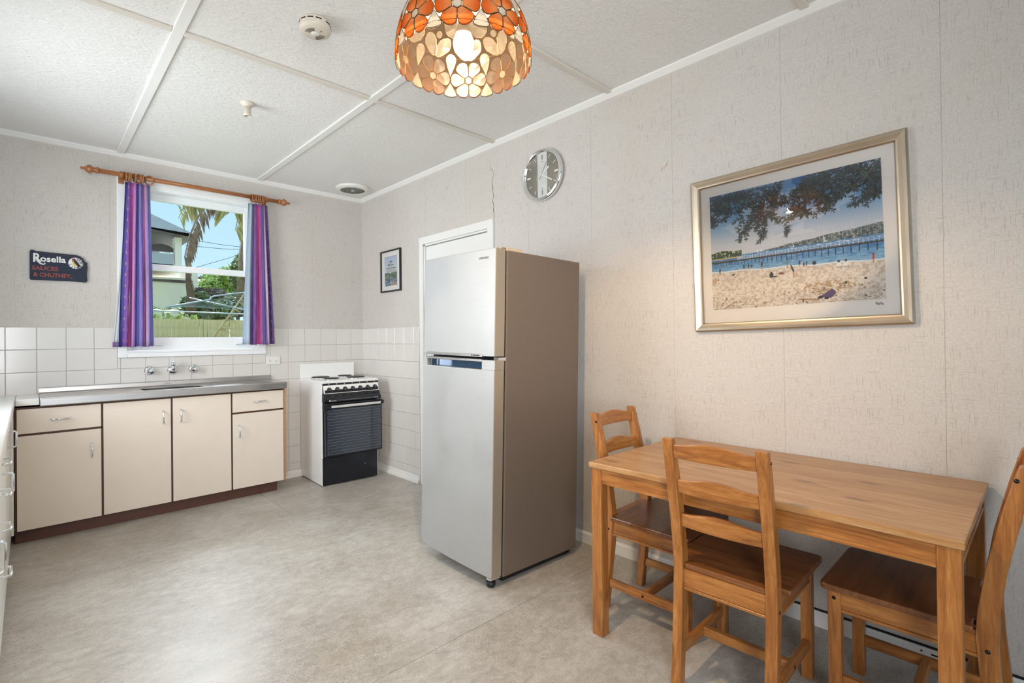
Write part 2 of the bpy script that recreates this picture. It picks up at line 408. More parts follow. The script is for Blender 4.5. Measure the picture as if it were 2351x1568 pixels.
# cornice strips, skirting, quadrant
def strip(name, pts2, a0, a1, along, mat, label=None):
    return tag(MB().prism(pts2, a0, a1, 'yz' if along == 'x' else 'xz').build(name, mat), label, None, None, 'structure')
strip('trim_1', [(0, H), (-.034, H), (-.030, H-.008), (-.008, H-.030), (0, H-.032)], XL, 0, 'x', M_TRIM, 'thin white cornice along the back wall')
strip('trim_2', [(0, H), (-.034, H), (-.030, H-.008), (-.008, H-.030), (0, H-.032)], YF, 0, 'y', M_TRIM, 'thin white cornice along the right wall')
strip('baseboard_back', [(0, 0), (-.030, 0), (-.028, .022), (-.016, .030), (-.014, .062), (0, .064)], -.89, 0, 'x', M_TRIM, 'chipped white skirting under the tiles')
strip('baseboard_corner', [(0, 0), (-.030, 0), (-.028, .022), (-.016, .030), (-.014, .062), (0, .064)], -.985, 0, 'y', M_TRIM, 'white skirting with a lower bead under the side tiles')
bb = strip('baseboard_right', [(0, 0), (-.018, 0), (-.018, .056), (-.013, .064), (0, .066)], YF, -1.936, 'y', M_TRIM, 'off-white skirting board along the right wall')
MB().box(-.0135, 0, YF, -3.4, .066, .0695).build('gap', M_DARK, bb, label='dark crack above the skirting')
mbh = MB().tube([(-.0175, -4.245, .050), (-.0192, -4.245, .050)], .0035, 10).box(-.0192, -.0175, -4.292, -4.272, .045, .050)
mbh.build('hole', M_DARK, bb, label='dark holes in the skirting')
# ---- door in the right wall, mostly behind the refrigerator
dr = tag(thing('door_1', 'white painted door and casing behind the refrigerator', None), None, None, None, 'structure')
if 'category' in dr: del dr['category']
cs = [(-.000, .0), (-.018, .0), (-.018, .045), (-.012, .052), (-.012, .058), (0, .06)]
MB().box(-.018, 0, DY0-.061, DY0, 0, DZ+.061, .003).build('casing', M_TRIM, dr)
MB().box(-.018, 0, DY1, DY1+.05, 0, DZ+.061, .003).build('casing', M_TRIM, dr)
MB().box(-.018, 0, DY0, DY1, DZ, DZ+.061, .003).build('casing', M_TRIM, dr)
MB().box(0, .10, DY0-.0, DY0+.012, 0, DZ).box(0, .10, DY1-.012, DY1, 0, DZ).box(0, .10, DY0, DY1, DZ-.012, DZ).build('jamb', M_TRIM, dr)
MB().box(.012, .048, DY0+.015, DY1-.015, .005, DZ-.018, .002).build('door_panel', M_TRIM, dr)
# crack in the wallpaper above the door
def ribbon(mb, pts, w, x=-.0012, sw=1):
    for (y0, z0, w0), (y1, z1, w1) in zip(pts, pts[1:]):
        mb.add([(x, y0-w0/2, z0), (x, y0+w0/2, z0), (x, y1+w1/2, z1), (x, y1-w1/2, z1), (x-.0006, y0, z0), (x-.0006, y1, z1)],
               [(0, 1, 5, 4)[:4] if 0 else (0, 4, 5, 3), (4, 1, 2, 5)])
ck = MB(); z = 2.066; y = -1.934; pts = []
path = [(2.066, -1.934, .003), (2.10, -1.932, .004), (2.135, -1.928, .006), (2.15, -1.931, .003), (2.175, -1.926, .004), (2.20, -1.918, .003), (2.225, -1.931, .0045), (2.26, -1.924, .003),
        (2.29, -1.921, .005), (2.32, -1.914, .0035), (2.345, -1.917, .004), (2.37, -1.930, .003), (2.39, -1.934, .0015), (2.405, -1.922, .002), (2.415, -1.917, .004), (2.43, -1.913, .0015)]
ribbon(ck, [(yy, zz, ww) for zz, yy, ww in path], 0)
ribbon(ck, [(-1.898, 2.41, .0008), (-1.897, 2.435, .0025), (-1.893, 2.46, .0008)], 0)
ck.build('wall_crack', M_DARK, wall_right, label='jagged dark crack rising from the door casing')
pt = MB(); M_PATCH = plain('peeled_patch', 'b39c86', .8, 0, .12, 80)
for (yy, zz, ll, a) in ((-3.16, 2.045, .035, .5), (-3.25, 2.105, .05, 1.0), (-3.225, 2.09, .028, .8)):
    ribbon(pt, [(yy-math.cos(a)*ll/2, zz-math.sin(a)*ll/2*-1, .001), (yy, zz, .008), (yy+math.cos(a)*ll/2, zz+math.sin(a)*ll/2*-1, .001)], 0)
pt.build('scuff_mark', M_PATCH, wall_right, label='small brown scuffs on the wallpaper')

# ---- kitchen window
M_SASH = plain('window_gloss_paint', 'eef0f0', .3, 0, .01)
wi = thing('window_1', 'white double-hung timber kitchen window', None); tag(wi, kind='structure')
c0, c1, cb, ctp = -1.949, -.925, 1.104, 2.432
def casing_profile(mb, a0, a1, z0, z1): mb.box(a0, a1, -.020, 0, z0, z1, .004)
for q in ((c0, WX0+.004, cb, ctp), (WX1-.004, c1, cb, ctp), (WX0+.004, WX1-.004, WZ1-.004, ctp), (WX0+.004, WX1-.004, cb, WZ0-.006)):
    mb = MB(); casing_profile(mb, *q); mb.build('casing', M_SASH, wi)
mb = MB().box(WX0, WX0+.022, -.004, .12, WZ0, WZ1).box(WX1-.022, WX1, -.004, .12, WZ0, WZ1).box(WX0, WX1, -.004, .12, WZ1-.022, WZ1)
mb.build('window_frame', M_SASH, wi)
MB().box(WX0, WX1, -.024, .13, WZ0-.012, WZ0+.004, .003).build('window_sill', M_SASH, wi)
gx0, gx1 = -1.800, -1.066
t = NT('window_glass'); t.set((1, 1, 1), .0, 0, Transmission_Weight=1.0, IOR=1.45)
tr = t.n('BsdfTransparent'); tr.inputs[0].default_value = (.97, .98, .98, 1); gl = t.n('BsdfGlossy'); gl.inputs['Roughness'].default_value = .02
ms = t.n('MixShader'); ms.inputs[0].default_value = .012; t.l(tr.outputs[0], ms.inputs[1]); t.l(gl.outputs[0], ms.inputs[2]); t.l(ms.outputs[0], t.o.inputs[0])
M_GLASS = t.m
def sash(z0, z1, gz0, gz1, y0, y1):
    s_ = MB().box(WX0+.022, gx0, y0, y1, z0, z1, .003).box(gx1, WX1-.022, y0, y1, z0, z1, .003).box(gx0, gx1, y0, y1, z0, gz0, .003).box(gx0, gx1, y0, y1, gz1, z1, .003).build('sash', M_SASH, wi)
    MB().box(gx0-.004, gx1+.004, (y0+y1)/2-.0015, (y0+y1)/2+.0015, gz0-.004, gz1+.004).build('pane', M_GLASS, s_)
    return s_
sash(1.768, 2.363, 1.806, 2.308, .070, .105)
lo = sash(1.155, 1.812, 1.252, 1.765, .030, .065)
for x in (-1.69, -1.135): MB().box(x-.024, x+.024, .012, .032, 1.186, 1.194, .003).box(x-.024, x+.024, .012, .018, 1.186, 1.206, .002).build('finger_lift', M_SASH, lo)
# frames of the openings added for fill light, out of view
w2 = tag(MB().box(XL-.06, XL-.005, -1.93, -.8, 1.0, 1.03).box(XL-.06, XL-.005, -1.93, -.8, 2.22, 2.25).box(XL-.06, XL-.005, -1.93, -1.90, 1.0, 2.25).box(XL-.06, XL-.005, -.83, -.8, 1.0, 2.25).build('fill_window_side', M_SASH), 'white framed side opening above the left cupboards, added for fill light', None, None, 'structure')
w3 = tag(MB().box(-2.75, -2.69, YF-.06, YF-.02, .28, 2.4).box(-.51, -.45, YF-.06, YF-.02, .28, 2.4).box(-1.63, -1.57, YF-.06, YF-.02, .28, 2.4).build('fill_window_rear', M_SASH), 'white framed opening behind the viewpoint, added for fill light', None, None, 'structure')

# ================================================================== sink cupboard and bench
sk = thing('sink_cupboard', 'cream laminate sink cupboard with dark brown edges under the kitchen window', 'cupboard', (-1.69, -.181, 0))
X = lambda x: x+1.69
Yc = .181                                              # local y of the wall plane
def cbx(mb, x0, x1, y0, y1, z0, z1, bev=0, mi=0): return mb.box(X(x0), X(x1), y0+Yc, y1+Yc, z0, z1, bev, 1, mi)
cbx(cbx(cbx(cbx(MB(), -2.485, -.905, -.345, -.008, .08, .095), -2.485, -.905, -.345, -.33, .09, .826), -2.485, -2.47, -.345, -.008, .08, .826), -2.485, -.905, -.022, -.008, .08, .826).build('carcass', M_BROWN, sk)
M_PLYE = plain('raw_timber_edge', 'b4855c', .6, 0, .12, 60)
cbx(MB(), -.905, -.889, -.360, -.008, .083, .826, .001).build('side_panel', M_PLYE, sk, label='side panel with raw tan timber edge')
cbx(MB(), -2.485, -.945, -.312, -.05, 0, .08).build('kickboard', M_KICK, sk)
# brown edge strips showing in the gaps
eb = MB()
for x in (-2.480, -2.069, -1.680, -1.291): cbx(eb, x-.005, x+.005, -.357, -.344, .084, .826)
cbx(eb, -2.485, -2.069, -.357, -.344, .656, .668); cbx(eb, -1.291, -.905, -.357, -.344, .658, .669); cbx(eb, -2.485, -.905, -.355, -.344, .818, .828)
eb.build('edging', M_BROWN, sk)
def handle(mb, a, b, out, r=.0052, rise=.024):
    """bow pull between a and b standing off along out"""
    a, b, n = Vector(a), Vector(b), Vector(out); d = (b-a).normalized()
    pts = [a, a+n*rise*.7+d*.001, a+n*rise+d*.008, (a+b)/2+n*(rise+.003), b+n*rise-d*.008, b+n*rise*.7-d*.001, b]
    return mb.tube(pts, [r*1.2, r, r, r*1.05, r, r, r*1.2], 8)
def front(name, x0, x1, z0, z1, h0, h1):
    d = cbx(MB(), x0, x1, -.363, -.3455, z0, z1, .0012).build(name, M_CREAM, sk)
    handle(MB(), (X(h0[0]), -.363+Yc, h0[1]), (X(h1[0]), -.363+Yc, h1[1]), (0, -1, 0)).build('handle', M_CHROME, d)
front('drawer', -2.475, -2.075, .669, .817, (-2.320, .744), (-2.232, .744))
front('door', -2.475, -2.075, .085, .655, (-2.123, .478), (-2.123, .566))
front('door', -2.063, -1.686, .086, .817, (-1.732, .646), (-1.732, .731))
front('door', -1.674, -1.297, .086, .817, (-1.625, .646), (-1.625, .731))
front('drawer', -1.285, -.908, .671, .817, (-1.136, .744), (-1.048, .744))
front('door', -1.285, -.908, .086, .657, (-1.240, .480), (-1.240, .566))
# stainless bench
bn = thing('sink_bench', 'stainless steel sink bench top with upstand under the taps', 'sink', (-1.63, -.2, 0))
bx = lambda mb, x0, x1, y0, y1, z0, z1, bev=0: mb.box(x0+1.63, x1+1.63, y0+.2, y1+.2, z0, z1, bev, 2)
B0, B1 = -2.372, -.884; K0, K1, KY0, KY1 = -1.835, -1.465, -.335, -.070
mb = MB(); bx(mb, B0, B1, -.392, KY0, .866, .879); bx(mb, B0, B1, KY1, -.012, .866, .879); bx(mb, B0, K0, KY0, KY1, .866, .879); bx(mb, K1, B1, KY0, KY1, .866, .879)
bx(mb, B0, B1, -.394, -.378, .831, .881, .005); bx(mb, B0, B0+.012, -.392, -.012, .831, .881, .004); bx(mb, B1-.010, B1, -.392, -.03, .831, .881, .004)
mb.prism([(.2-.392, .8785), (.2-.392, .8825), (.2-.384, .8835), (.2-.374, .8795)], B0+1.63, B1+1.63, 'yz')
mb.build('bench_top', M_STEEL, bn)
MB().prism([(.2-.007, .87), (.2-.007, .921), (.2-.014, .923), (.2-.019, .915), (.2-.021, .89), (.2-.038, .880), (.2-.038, .87)], B0+1.63, B1+1.63, 'yz').build('upstand', M_STEEL, bn)
mb = MB(); bx(mb, K0, K1, KY0, KY1, .715, .72); bx(mb, K0-.004, K0, KY0, KY1, .715, .872); bx(mb, K1, K1+.004, KY0, KY1, .715, .872); bx(mb, K0, K1, KY0-.004, KY0, .715, .872); bx(mb, K0, K1, KY1, KY1+.004, .715, .872)
mb.build('basin', M_STEEL, bn)
mb = MB()
for i in range(7): bx(mb, -1.40, -.97, -.325+i*.038, -.319+i*.038, .879, .8815, .001)
mb.build('drainer_rib', M_STEEL, bn)
MB().box(-.045, .012, .2-.0205, .2-.0190, .899, .9005).box(-.030, -.002, .2-.0203, .2-.0188, .904, .9055).build('stamped_mark', M_INK, bn)
mb = MB(); mb.tube([(B1+1.63+.001, .2-.37, .85), (B1+1.63+.012, .2-.372, .847), (B1+1.63+.018, .2-.374, .838), (B1+1.63+.013, .2-.374, .829), (B1+1.63+.004, .2-.374, .832)], .0014, 6)
hk = thing('cup_hook', 'small wire hook on the right end of the steel bench', 'hook', (B1, -.37, .84)); 
mbk = MB().tube([(.0005, 0, .01), (.012, 0, .008), (.019, -.002, -.001), (.015, -.002, -.010), (.006, -.002, -.009)], .0014, 6); mbk.build('wire', M_CHROME, hk)
# taps on the tiles
def tap(x, z, label):
    tp = thing('wall_tap', label, 'tap', (x, -.006, z), (0, 0, 0), None)
    MB().lathe([(.0, 0), (.036, 0), (.035, -.004), (.026, -.012), (.014, -.016), (.012, -.034), (0, -.034)], axis='y', n=24).build('flange', M_CHROME, tp)
    mb = MB(); n = 8
    prof = [(.013, -.030), (.027, -.034), (.030, -.044), (.024, -.054), (.012, -.058), (.0, -.058)]
    vs = []; fs = []
    for r, h in prof:
        for k in range(n*2): t = 2*PI*k/(n*2); rr = r*(1.0 if k % 2 else .84); vs.append((rr*math.cos(t), h, rr*math.sin(t)))
    for i in range(len(prof)-1):
        for k in range(n*2): q = (k+1) % (n*2); fs.append((i*n*2+k, i*n*2+q, (i+1)*n*2+q, (i+1)*n*2+k))
    mb.add(vs, fs); M_FACET = MATS.get('facet') or plain('faceted_chrome', 'dfe3e6', .05, 1, .02); MATS['facet'] = M_FACET
    mb.build('faceted_handle', M_FACET, tp); MB().lathe([(0, -.057), (.009, -.057), (.009, -.062), (0, -.063)], axis='y', n=12).build('cap', M_PLASTW, tp)
tap(-1.757, 1.004, 'left chrome wall tap with a faceted round handle above the sink')
tap(-1.469, 1.004, 'right chrome wall tap with a faceted round handle above the sink')
sp_ = thing('wall_spout', 'chrome swan-neck wall spout between the two taps above the sink', 'tap', (-1.611, -.006, 1.000))
MB().lathe([(0, 0), (.036, 0), (.035, -.005), (.024, -.013), (.013, -.016), (0, -.016)], axis='y', n=24).build('flange', M_CHROME, sp_)
MB().tube([(0, -.010, 0), (0, -.030, 0), (0, -.040, .006), (0, -.043, .016), (0, -.043, .034), (-.002, -.050, .052), (-.006, -.066, .062), (-.012, -.088, .061), (-.017, -.104, .051), (-.018, -.108, .040)],
          [.014, .014, .015, .015, .0155, .0145, .0135, .0125, .0115, .011], 14).build('swan_neck', M_CHROME, sp_)
# power point
gp = thing('power_point', 'white double power point on the tiles right of the window', 'socket', (-.8635, -.006, 1.0455))
MB().box(-.0575, .0575, -.010, 0, -.035, .035, .003, 2).build('plate', M_PLASTW, gp)
for sx in (-.027, .027):
    mb = MB()
    for dx, dz, a in ((-.006, .0, .5), (.006, .0, -.5), (0, -.013, 0)):
        m = Matrix.Translation((sx+dx, 0, dz)) @ Matrix.Rotation(a, 4, 'Y'); mb.box(-.0011, .0011, -.0104, -.0098, -.0045, .0045, rot=m)
    mb.build('pin_slots', M_DARK, gp)
    MB().box(sx*1.3-.007, sx*1.3+.007, -.013, -.009, .017, .026, .0015).build('switch', M_PLASTW, gp)
    MB().lathe([(0, -.0098), (.0016, -.0098), (.0016, -.0106), (0, -.0106)], (sx*.2, 0, .018), 'y', 8).build('screw', M_SILV, gp)

# ================================================================== left run of cupboards
lc = thing('drawer_cupboard', 'white laminate cupboard run with chrome D handles along the left wall', 'cupboard', (-2.8, -1.5, 0))
lx = lambda mb, x0, x1, y0, y1, z0, z1, bev=0: mb.box(x0+2.8, x1+2.8, y0+1.5, y1+1.5, z0, z1, bev)
mb = MB(); lx(mb, -3.09, -2.516, -2.75, -.01, .07, .838); lx(mb, -3.09, -2.56, -2.75, -.01, 0, .07); mb.build('carcass', M_LAMI, lc)
def lfront(name, y0, y1, z0, z1, ha, hb, r=.0048):
    d = lx(MB(), -2.516, -2.500, y0, y1, z0, z1, .0015).build(name, M_LAMI, lc)
    a, b = Vector((.3, ha[0]+1.5, ha[1])), Vector((.3, hb[0]+1.5, hb[1]))
    mbd = MB(); n = Vector((1, 0, 0)); dd = (b-a).normalized()
    mbd.tube([a, a+n*.026, a+n*.033+dd*.006, b+n*.033-dd*.006, b+n*.026, b], r, 10); mbd.build('handle', M_CHROME, d)
lx(MB(), -2.516, -2.4885, -.374, -.346, .07, .838).build('filler_strip', M_LAMI, lc)
lfront('door', -1.22, -.377, .075, .832, (-.985, .690), (-.985, .770))
lfront('door', -1.80, -1.225, .075, .832, (-1.74, .62), (-1.74, .70))
for z0, z1, hz in ((.770, .832, .826-.02), (.650, .766, .700), (.500, .646, .582), (.075, .496, .425)):
    lfront('drawer', -2.40, -1.805, z0, z1, (-2.15, hz), (-2.05, hz))
lfront('door', -2.75, -2.405, .075, .832, (-2.70, .62), (-2.70, .70))
wt = thing('corner_worktop', 'white laminate worktop along the left wall turning the corner to the steel bench', 'worktop', (-2.8, -1.4, .84))
mb = MB(); mb.box(-.295, .318, -1.35, 1.392, 0, .040, .004, 2); mb.build('long_top', M_LAMI, wt)
MB().box(.3195, .4265, 1.025, 1.392, 0, .040, .003, 2).build('corner_infill', M_LAMI, wt)

# ================================================================== stove
st = thing('electric_stove', 'white upright electric stove with a black oven door and four hotplates', 'stove', (-.383, -.262, 0), (0, 0, R(-2.2)))
w, d = .256, .245
mb = MB(); mb.box(-w, -w+.012, -d, d, .008, .862, .002); mb.box(w-.012, w, -d, d, .008, .862, .002); mb.box(-w, w, d-.01, d, .01, .86); mb.box(-w+.01, w-.01, -d+.03, d-.01, .02, .85)
mb.build('body', M_WHITE, st)
MB().prism([(-d-.012, .856), (-d-.012, .872), (-d+.0, .8765), (d, .8765), (d, .850), (-d, .850)], -w-.002, w+.002, 'yz', .002).build('cooktop', M_WHITE, st)
MB().box(-w, w, d-.012, d, .876, 1.004, .003, 2).build('splashback', M_WHITE, st)
for hx, hy, hr in ((-.125, .100, .092), (.110, .118, .074), (-.115, -.118, .074), (.115, -.105, .092)):
    hr *= .88
    b_ = MB().lathe([(0, .878), (hr*.96, .878), (hr*.98, .883), (hr*.96, .889), (hr*.86, .8925), (hr*.25, .8925), (hr*.2, .890), (0, .890)], (hx, hy, 0), 'z', 32).build('hotplate', M_BLACKP, st)
    MB().lathe([(hr*.95, .876), (hr*1.13, .8765), (hr*1.12, .880), (hr*1.02, .884), (hr*.95, .884)], (hx, hy, 0), 'z', 32).build('trim_ring', M_CHROME, b_)
# control panel (sloping fascia)
yf = -d
def pan(mb, z0, z1, y0, y1, x0=-w+.012, x1=w-.0, th=.012): return mb.prism([(y0, z0), (y1, z1), (y1+th, z1), (y0+th, z0)], x0, x1, 'yz')
pan(MB(), .836, .857, yf-.012, yf-.008).build('top_strip', M_BLACK, st)
fa = pan(MB(), .770, .838, yf-.026, yf-.012, -w+.016, w-.002).build('control_panel', M_WHITE, st)
pan(MB(), .7745, .800, yf-.0265, yf-.0208, -w+.022, w-.006, .002).build('scale_band', M_BLACKP, fa)

for i in range(7):
    kx = -w+.060+i*(2*w-.098)/6; kz = .803; ky = yf-.020
    m = Matrix.Translation((kx, ky, kz)) @ Matrix.Rotation(R(-11), 4, 'X')
    k = MB(); k.lathe([(0, 0), (.0185, 0), (.0175, -.010), (.015, -.013), (0, -.013)], axis='y', n=20); k.box(-.003, .003, -.020, -.010, -.015, .015, .001)
    me = k.mesh('knob', M_BLACKP); me.transform(m); kn = link('knob', me, st)
    q = MB().box(-.0006, .0006, -.0204, -.0198, -.013, .013).mesh('pointer', M_SILV); q.transform(m); link('pointer', q, kn)
    q = MB().box(kx-.004, kx+.004, yf-.0128, yf-.0118, .844, .852).build('symbol', M_SILV, st)
# black vent rail
MB().prism([(yf-.018, .772), (yf-.034, .742), (yf-.052, .722), (yf-.052, .702), (yf-.040, .696), (yf+.01, .696), (yf+.01, .772)], -w+.006, w+.006, 'yz', .001).build('vent_rail', M_BLACK, st)
for i in range(7): MB().box(-w+.035+i*.068, -w+.065+i*.068, yf-.0335, yf-.0325+.004, .744, .754).build('vent_slot', M_DARK, st)
text('simpson', .0155, M_SILV, st, 'lettering', facing((-w+.062, yf-.0528, .7075), (1, 0, 0), (0, 0, 1)), spacing=.95)
text('NOVA', .0155, M_SILV, st, 'lettering', facing((w-.064, yf-.0528, .7085), (1, 0, 0), (0, 0, 1)))
MB().lathe([(.0045, -.0524), (.0075, -.0524), (.0075, -.0530), (.0045, -.0530)], (-w+.053, yf, .7125), 'y', 14).build('emblem', M_SILV, st)
MB().box(-w+.122, w-.070, yf-.0530, yf-.0522, .7128, .7142).build('line', M_SILV, st)
MB().box(-w+.012, w-.012, -d, -d+.04, .24, .86).build('oven_cavity', M_BLACKP, st)
# oven door
M_OVG = NT('oven_glass'); M_OVG.set(srgb('1a2a3c'), .12, 0, Specular_IOR_Level=.9, Coat_Weight=.6); M_OVG = M_OVG.m
od = MB().box(-w+.018, w+.022, yf-.036, yf-.002, .243, .690, .004, 2).build('oven_door', M_BLACK, st)
gl_ = MB().box(-w+.030, w+.012, yf-.038, yf-.035, .255, .640, .002).build('glass', M_OVG, od)
mb = MB(); y_ = yf-.0386
def ln(x0, x1, z0, z1): mb.box(x0, x1, y_, y_+.0005, z0, z1)
xa, xb = -w+.040, w+.002
for i in range(8):
    z0 = .264+i*.0485; ln(xa, xb, z0, z0+.0012); ln(xa, xb, z0+.024, z0+.0252)
    if i % 1 == 0: ln(xa, xa+.0012, z0, z0+.025); ln(xb-.0012, xb, z0+.024, z0+.0495) if i < 7 else None
mb.build('printed_lines', plain('oven_print', '93908c', .5), od)
MB().prism([(yf-.036, .648), (yf-.060, .651), (yf-.062, .672), (yf-.040, .680), (yf-.036, .690)], -w+.018, w+.026, 'yz', .001).build('handle_grip', M_BLACKP, od)
MB().box(-w+.062, w-.002, yf-.0640, yf-.0600, .653, .673, .001).build('handle_bar', plain('brushed_handle', 'dcdcda', .4, .4, .02), od)
MB().box(w-.004, w+.032, yf-.058, yf-.03, .660, .682, .003).build('handle_end', M_BLACKP, od)
MB().box(-w-.004, -w+.030, yf-.056, yf-.03, .640, .682, .003).build('handle_end', M_BLACKP, od)
MB().box(-w+.006, w-.008, yf-.006, yf+.03, .010, .236, .002).build('plinth_panel', M_BLACK, st)
MB().lathe([(0, -.010), (.003, -.010), (.003, 0), (0, 0)], (.125, yf, .135), 'y', 8).build('screw', M_SILV, st)
MB().lathe([(0, -.010), (.003, -.010), (.003, 0), (0, 0)], (-w+.010, yf+.003, .243), 'y', 8).build('screw', M_SILV, st)
for sx in (-w+.03, w-.03):
    for sy in (-d+.05, d-.03): MB().lathe([(0, 0), (.014, 0), (.014, .012), (0, .012)], (sx, sy, 0), 'z', 10).build('foot', M_BLACKP, st)

# ================================================================== refrigerator (stands a little off plumb)
rf = thing('refrigerator', 'tall silver two-door refrigerator with grey side standing in front of the door', 'refrigerator', (-.46, -2.452, 0), (R(1.0), R(1.0), R(-1.0)))
# local: x depth (front at -x), y width, z height
hw = .304
MB().box(-.262, .300, -hw, hw, .045, 1.652, .006, 2).build('cabinet', M_FRSIDE, rf)
MB().box(-.272, -.255, -hw+.006, hw-.006, .05, 1.648).build('door_seal', M_DARK, rf)
def fdoor(name, z0, z1, cut=None):
    # slightly bowed front, outline in plan
    n = 12; pl = [(-.272, -hw), (-.272, hw)]
    for i in range(n+1):
        u = 1-2*i/n; yy = hw*u; pl.append((-.336-.010*(1-u*u), yy))
    pl = pl[::-1]
    return MB().prism(pl, z0, z1, 'xy', .003, seg=2)
def bow(yy): u = yy/hw; return -.336-.010*(1-u*u)
ud = fdoor('x', 1.128, 1.655); ud.mi = [0]*len(ud.f)
def edge_mats(mb):
    for i, f in enumerate(mb.f):
        ys = [mb.v[k][1] for k in f]
        if abs(sum(ys)/len(ys)) > hw-.0035 and max(ys)-min(ys) < .004: mb.mi[i] = 1
edge_mats(ud); udo = ud.build('freezer_door', [M_FRDOOR, M_FREDGE], rf)
# lower door with the recessed grip cut out of its top edge (left part)
G0, G1 = -.215, .265                                  # grip recess across the width (y), left in view is +y
pl_full = fdoor('x', .058, 1.062); edge_mats(pl_full)
ldo = pl_full.build('fridge_door', [M_FRDOOR, M_FREDGE], rf)
def slab(y0, y1, z0, z1, back=-.272):
    n = 6; pts = [(back, y0), (back, y1)]+[(bow(y1+(y0-y1)*i/n), y1+(y0-y1)*i/n) for i in range(n+1)]
    return MB().prism(pts[::-1], z0, z1, 'xy', .0008)
a_ = slab(-hw, G0, 1.0615, 1.110); edge_mats(a_); a_.build('door_top_block', [M_FRDOOR, M_FREDGE], ldo)
a_ = slab(G1, hw, 1.0615, 1.110); a_.build('door_top_block', [M_FRDOOR, M_FREDGE], ldo)
M_GRIP = plain('deep_blue_grip', '2b4a66', .25, .3, .05)
MB().box(-.300, -.272, G0, G1, 1.062, 1.112).build('grip_recess', M_GRIP, ldo)
MB().box(-.345, -.300, G0, G1, 1.100, 1.113, .002).build('grip_lip', M_STEEL, ldo)
for yy in (.222, .158, .146): MB().box(-.338, -.30, yy-.002, yy+.002, 1.063, 1.100).build('grip_divider', M_CHROME, ldo)
MB().box(-.3475, -.330, G0-.004, G1-.008, 1.1235, 1.1385, .002).build('badge_strip', M_STEEL, udo)
text('DIGITAL INVERTER', .0075, M_INK, udo, 'lettering', facing((-.3483, G0+.066, 1.1290), (0, -1, 0), (0, 0, 1)), sx=.85)
MB().box(-.3484, -.3474, G0+.072, G0+.076, 1.127, 1.136).build('badge_mark', M_INK, udo)
text('SAMSUNG', .0165, plain('grey_logo', '6b6f72', .35, .4), udo, 'brand_lettering', facing((bow(-.21)-.0012, -.180, 1.607), (0, -1, 0), (0, 0, 1)), spacing=1.15, sx=.92)
MB().box(-.31, -.255, -hw+.002, -hw+.035, 1.108, 1.124).build('hinge', M_CHROME, rf)
MB().box(-.30, -.20, -hw+.006, -hw+.06, 1.656, 1.664, .002).build('top_hinge', M_FREDGE, rf)
MB().box(-.262, -.150, -hw+.004, hw-.004, 1.648, 1.668, .003).build('top_cover', plain('tan_plastic', 'b9a998', .5), rf)
MB().box(-.335, -.262, -hw+.01, -hw+.04, .046, .056).build('hinge', M_CHROME, rf)
for sy in (-hw+.045, hw-.045):
    k = MB(); n = 14; pr = [(0, .0), (.020, .0), (.023, .006), (.023, .022), (.018, .026), (.010, .028), (.008, .048), (0, .048)]
    k.lathe(pr, (-.300 if sy < 0 else -.20, sy, .002), 'z', 16); k.build('levelling_foot', M_BLACKP, rf)
MB().box(-.24, .28, -hw+.03, hw-.03, .012, .046).build('base', M_DARK, rf)

# ================================================================== things on the walls
sg = thing('painted_sign', 'dark blue painted timber sign with a parrot emblem left of the window', 'sign', (-2.266, -.003, 1.737))
out = [(-.148, -.090), (-.147, .092), (-.140, .101), (-.128, .100), (-.120, .094), (.090, .088), (.112, .080), (.128, .066), (.134, .050), (.150, .036), (.147, .026), (.150, .012), (.146, -.04), (.148, -.086), (.140, -.098), (.05, -.094), (-.13, -.098), (-.142, -.098)]
M_NAVY = plain('navy_sign_paint', '1d273a', .7, 0, .08, 40, .2)
MB().prism(out, -.018, 0, 'xz', .002).build('board', M_NAVY, sg)
M_SW = plain('sign_white_paint', 'e2e2dd', .5, 0, .03); M_SR = plain('sign_red_paint', '943d33', .5, 0, .15, 90); M_SY = plain('sign_yellow_paint', 'd9b23c', .5); M_SRD = plain('sign_crimson_paint', 'b01f2c', .5)
fc = lambda x, z: facing((x, -.0186, z), (1, 0, 0), (0, 0, 1))
text('R', .078, M_SW, sg, 'lettering', fc(-.133, .024), ext=.001, sx=.85, bold=.0022)
text('osella', .056, M_SW, sg, 'lettering', fc(-.096, .028), ext=.0013, sx=1.02, spacing=1.0, bold=.0016)
MB().tube([(-.118, -.0192, .045), (-.108, -.0192, .026), (-.094, -.0192, .012), (-.080, -.0192, .008), (-.071, -.0192, .013), (-.074, -.0192, .022)], [.0035, .0045, .005, .0045, .0035, .002], 8).build('swash', M_SW, sg)
text('SAUCES', .037, M_SR, sg, 'lettering', fc(-.137, -.030), ext=.001, sx=1.02, bold=.0008)
text('& CHUTNEY..', .037, M_SR, sg, 'lettering', fc(-.130, -.074), ext=.001, sx=.92, bold=.0008)
em = MB().lathe([(0, -.0185), (.0395, -.0185), (.0395, -.0194), (0, -.0194)], (.086, 0, .030), 'y', 28).build('emblem_disc', M_SW, sg)
em.scale = (1, 1, 1)
def flat(name, pts, mat, y=-.0197): MB().prism(pts, y, y-.0006, 'xz').build(name, mat, em)
P_ = lambda l: [(.086+a*.036, .030+b*.036) for a, b in l]
flat('bird_body', P_([(-.35, .85), (-.15, .9), (.05, .55), (.35, .15), (.65, -.35), (.95, -.7), (.55, -.55), (.5, -1.15), (.25, -.6), (-.1, -.3), (-.3, .2)]), M_NAVY)
flat('bird_head', P_([(-.55, .75), (-.35, .95), (-.15, .9), (-.3, .3), (-.45, .1)]), M_SRD, -.0200)
flat('bird_breast', P_([(-.3, .5), (-.2, .1), (.15, -.35), (.3, -.55), (.0, -.55), (-.35, -.3), (-.45, .1)]), M_SY, -.0202)
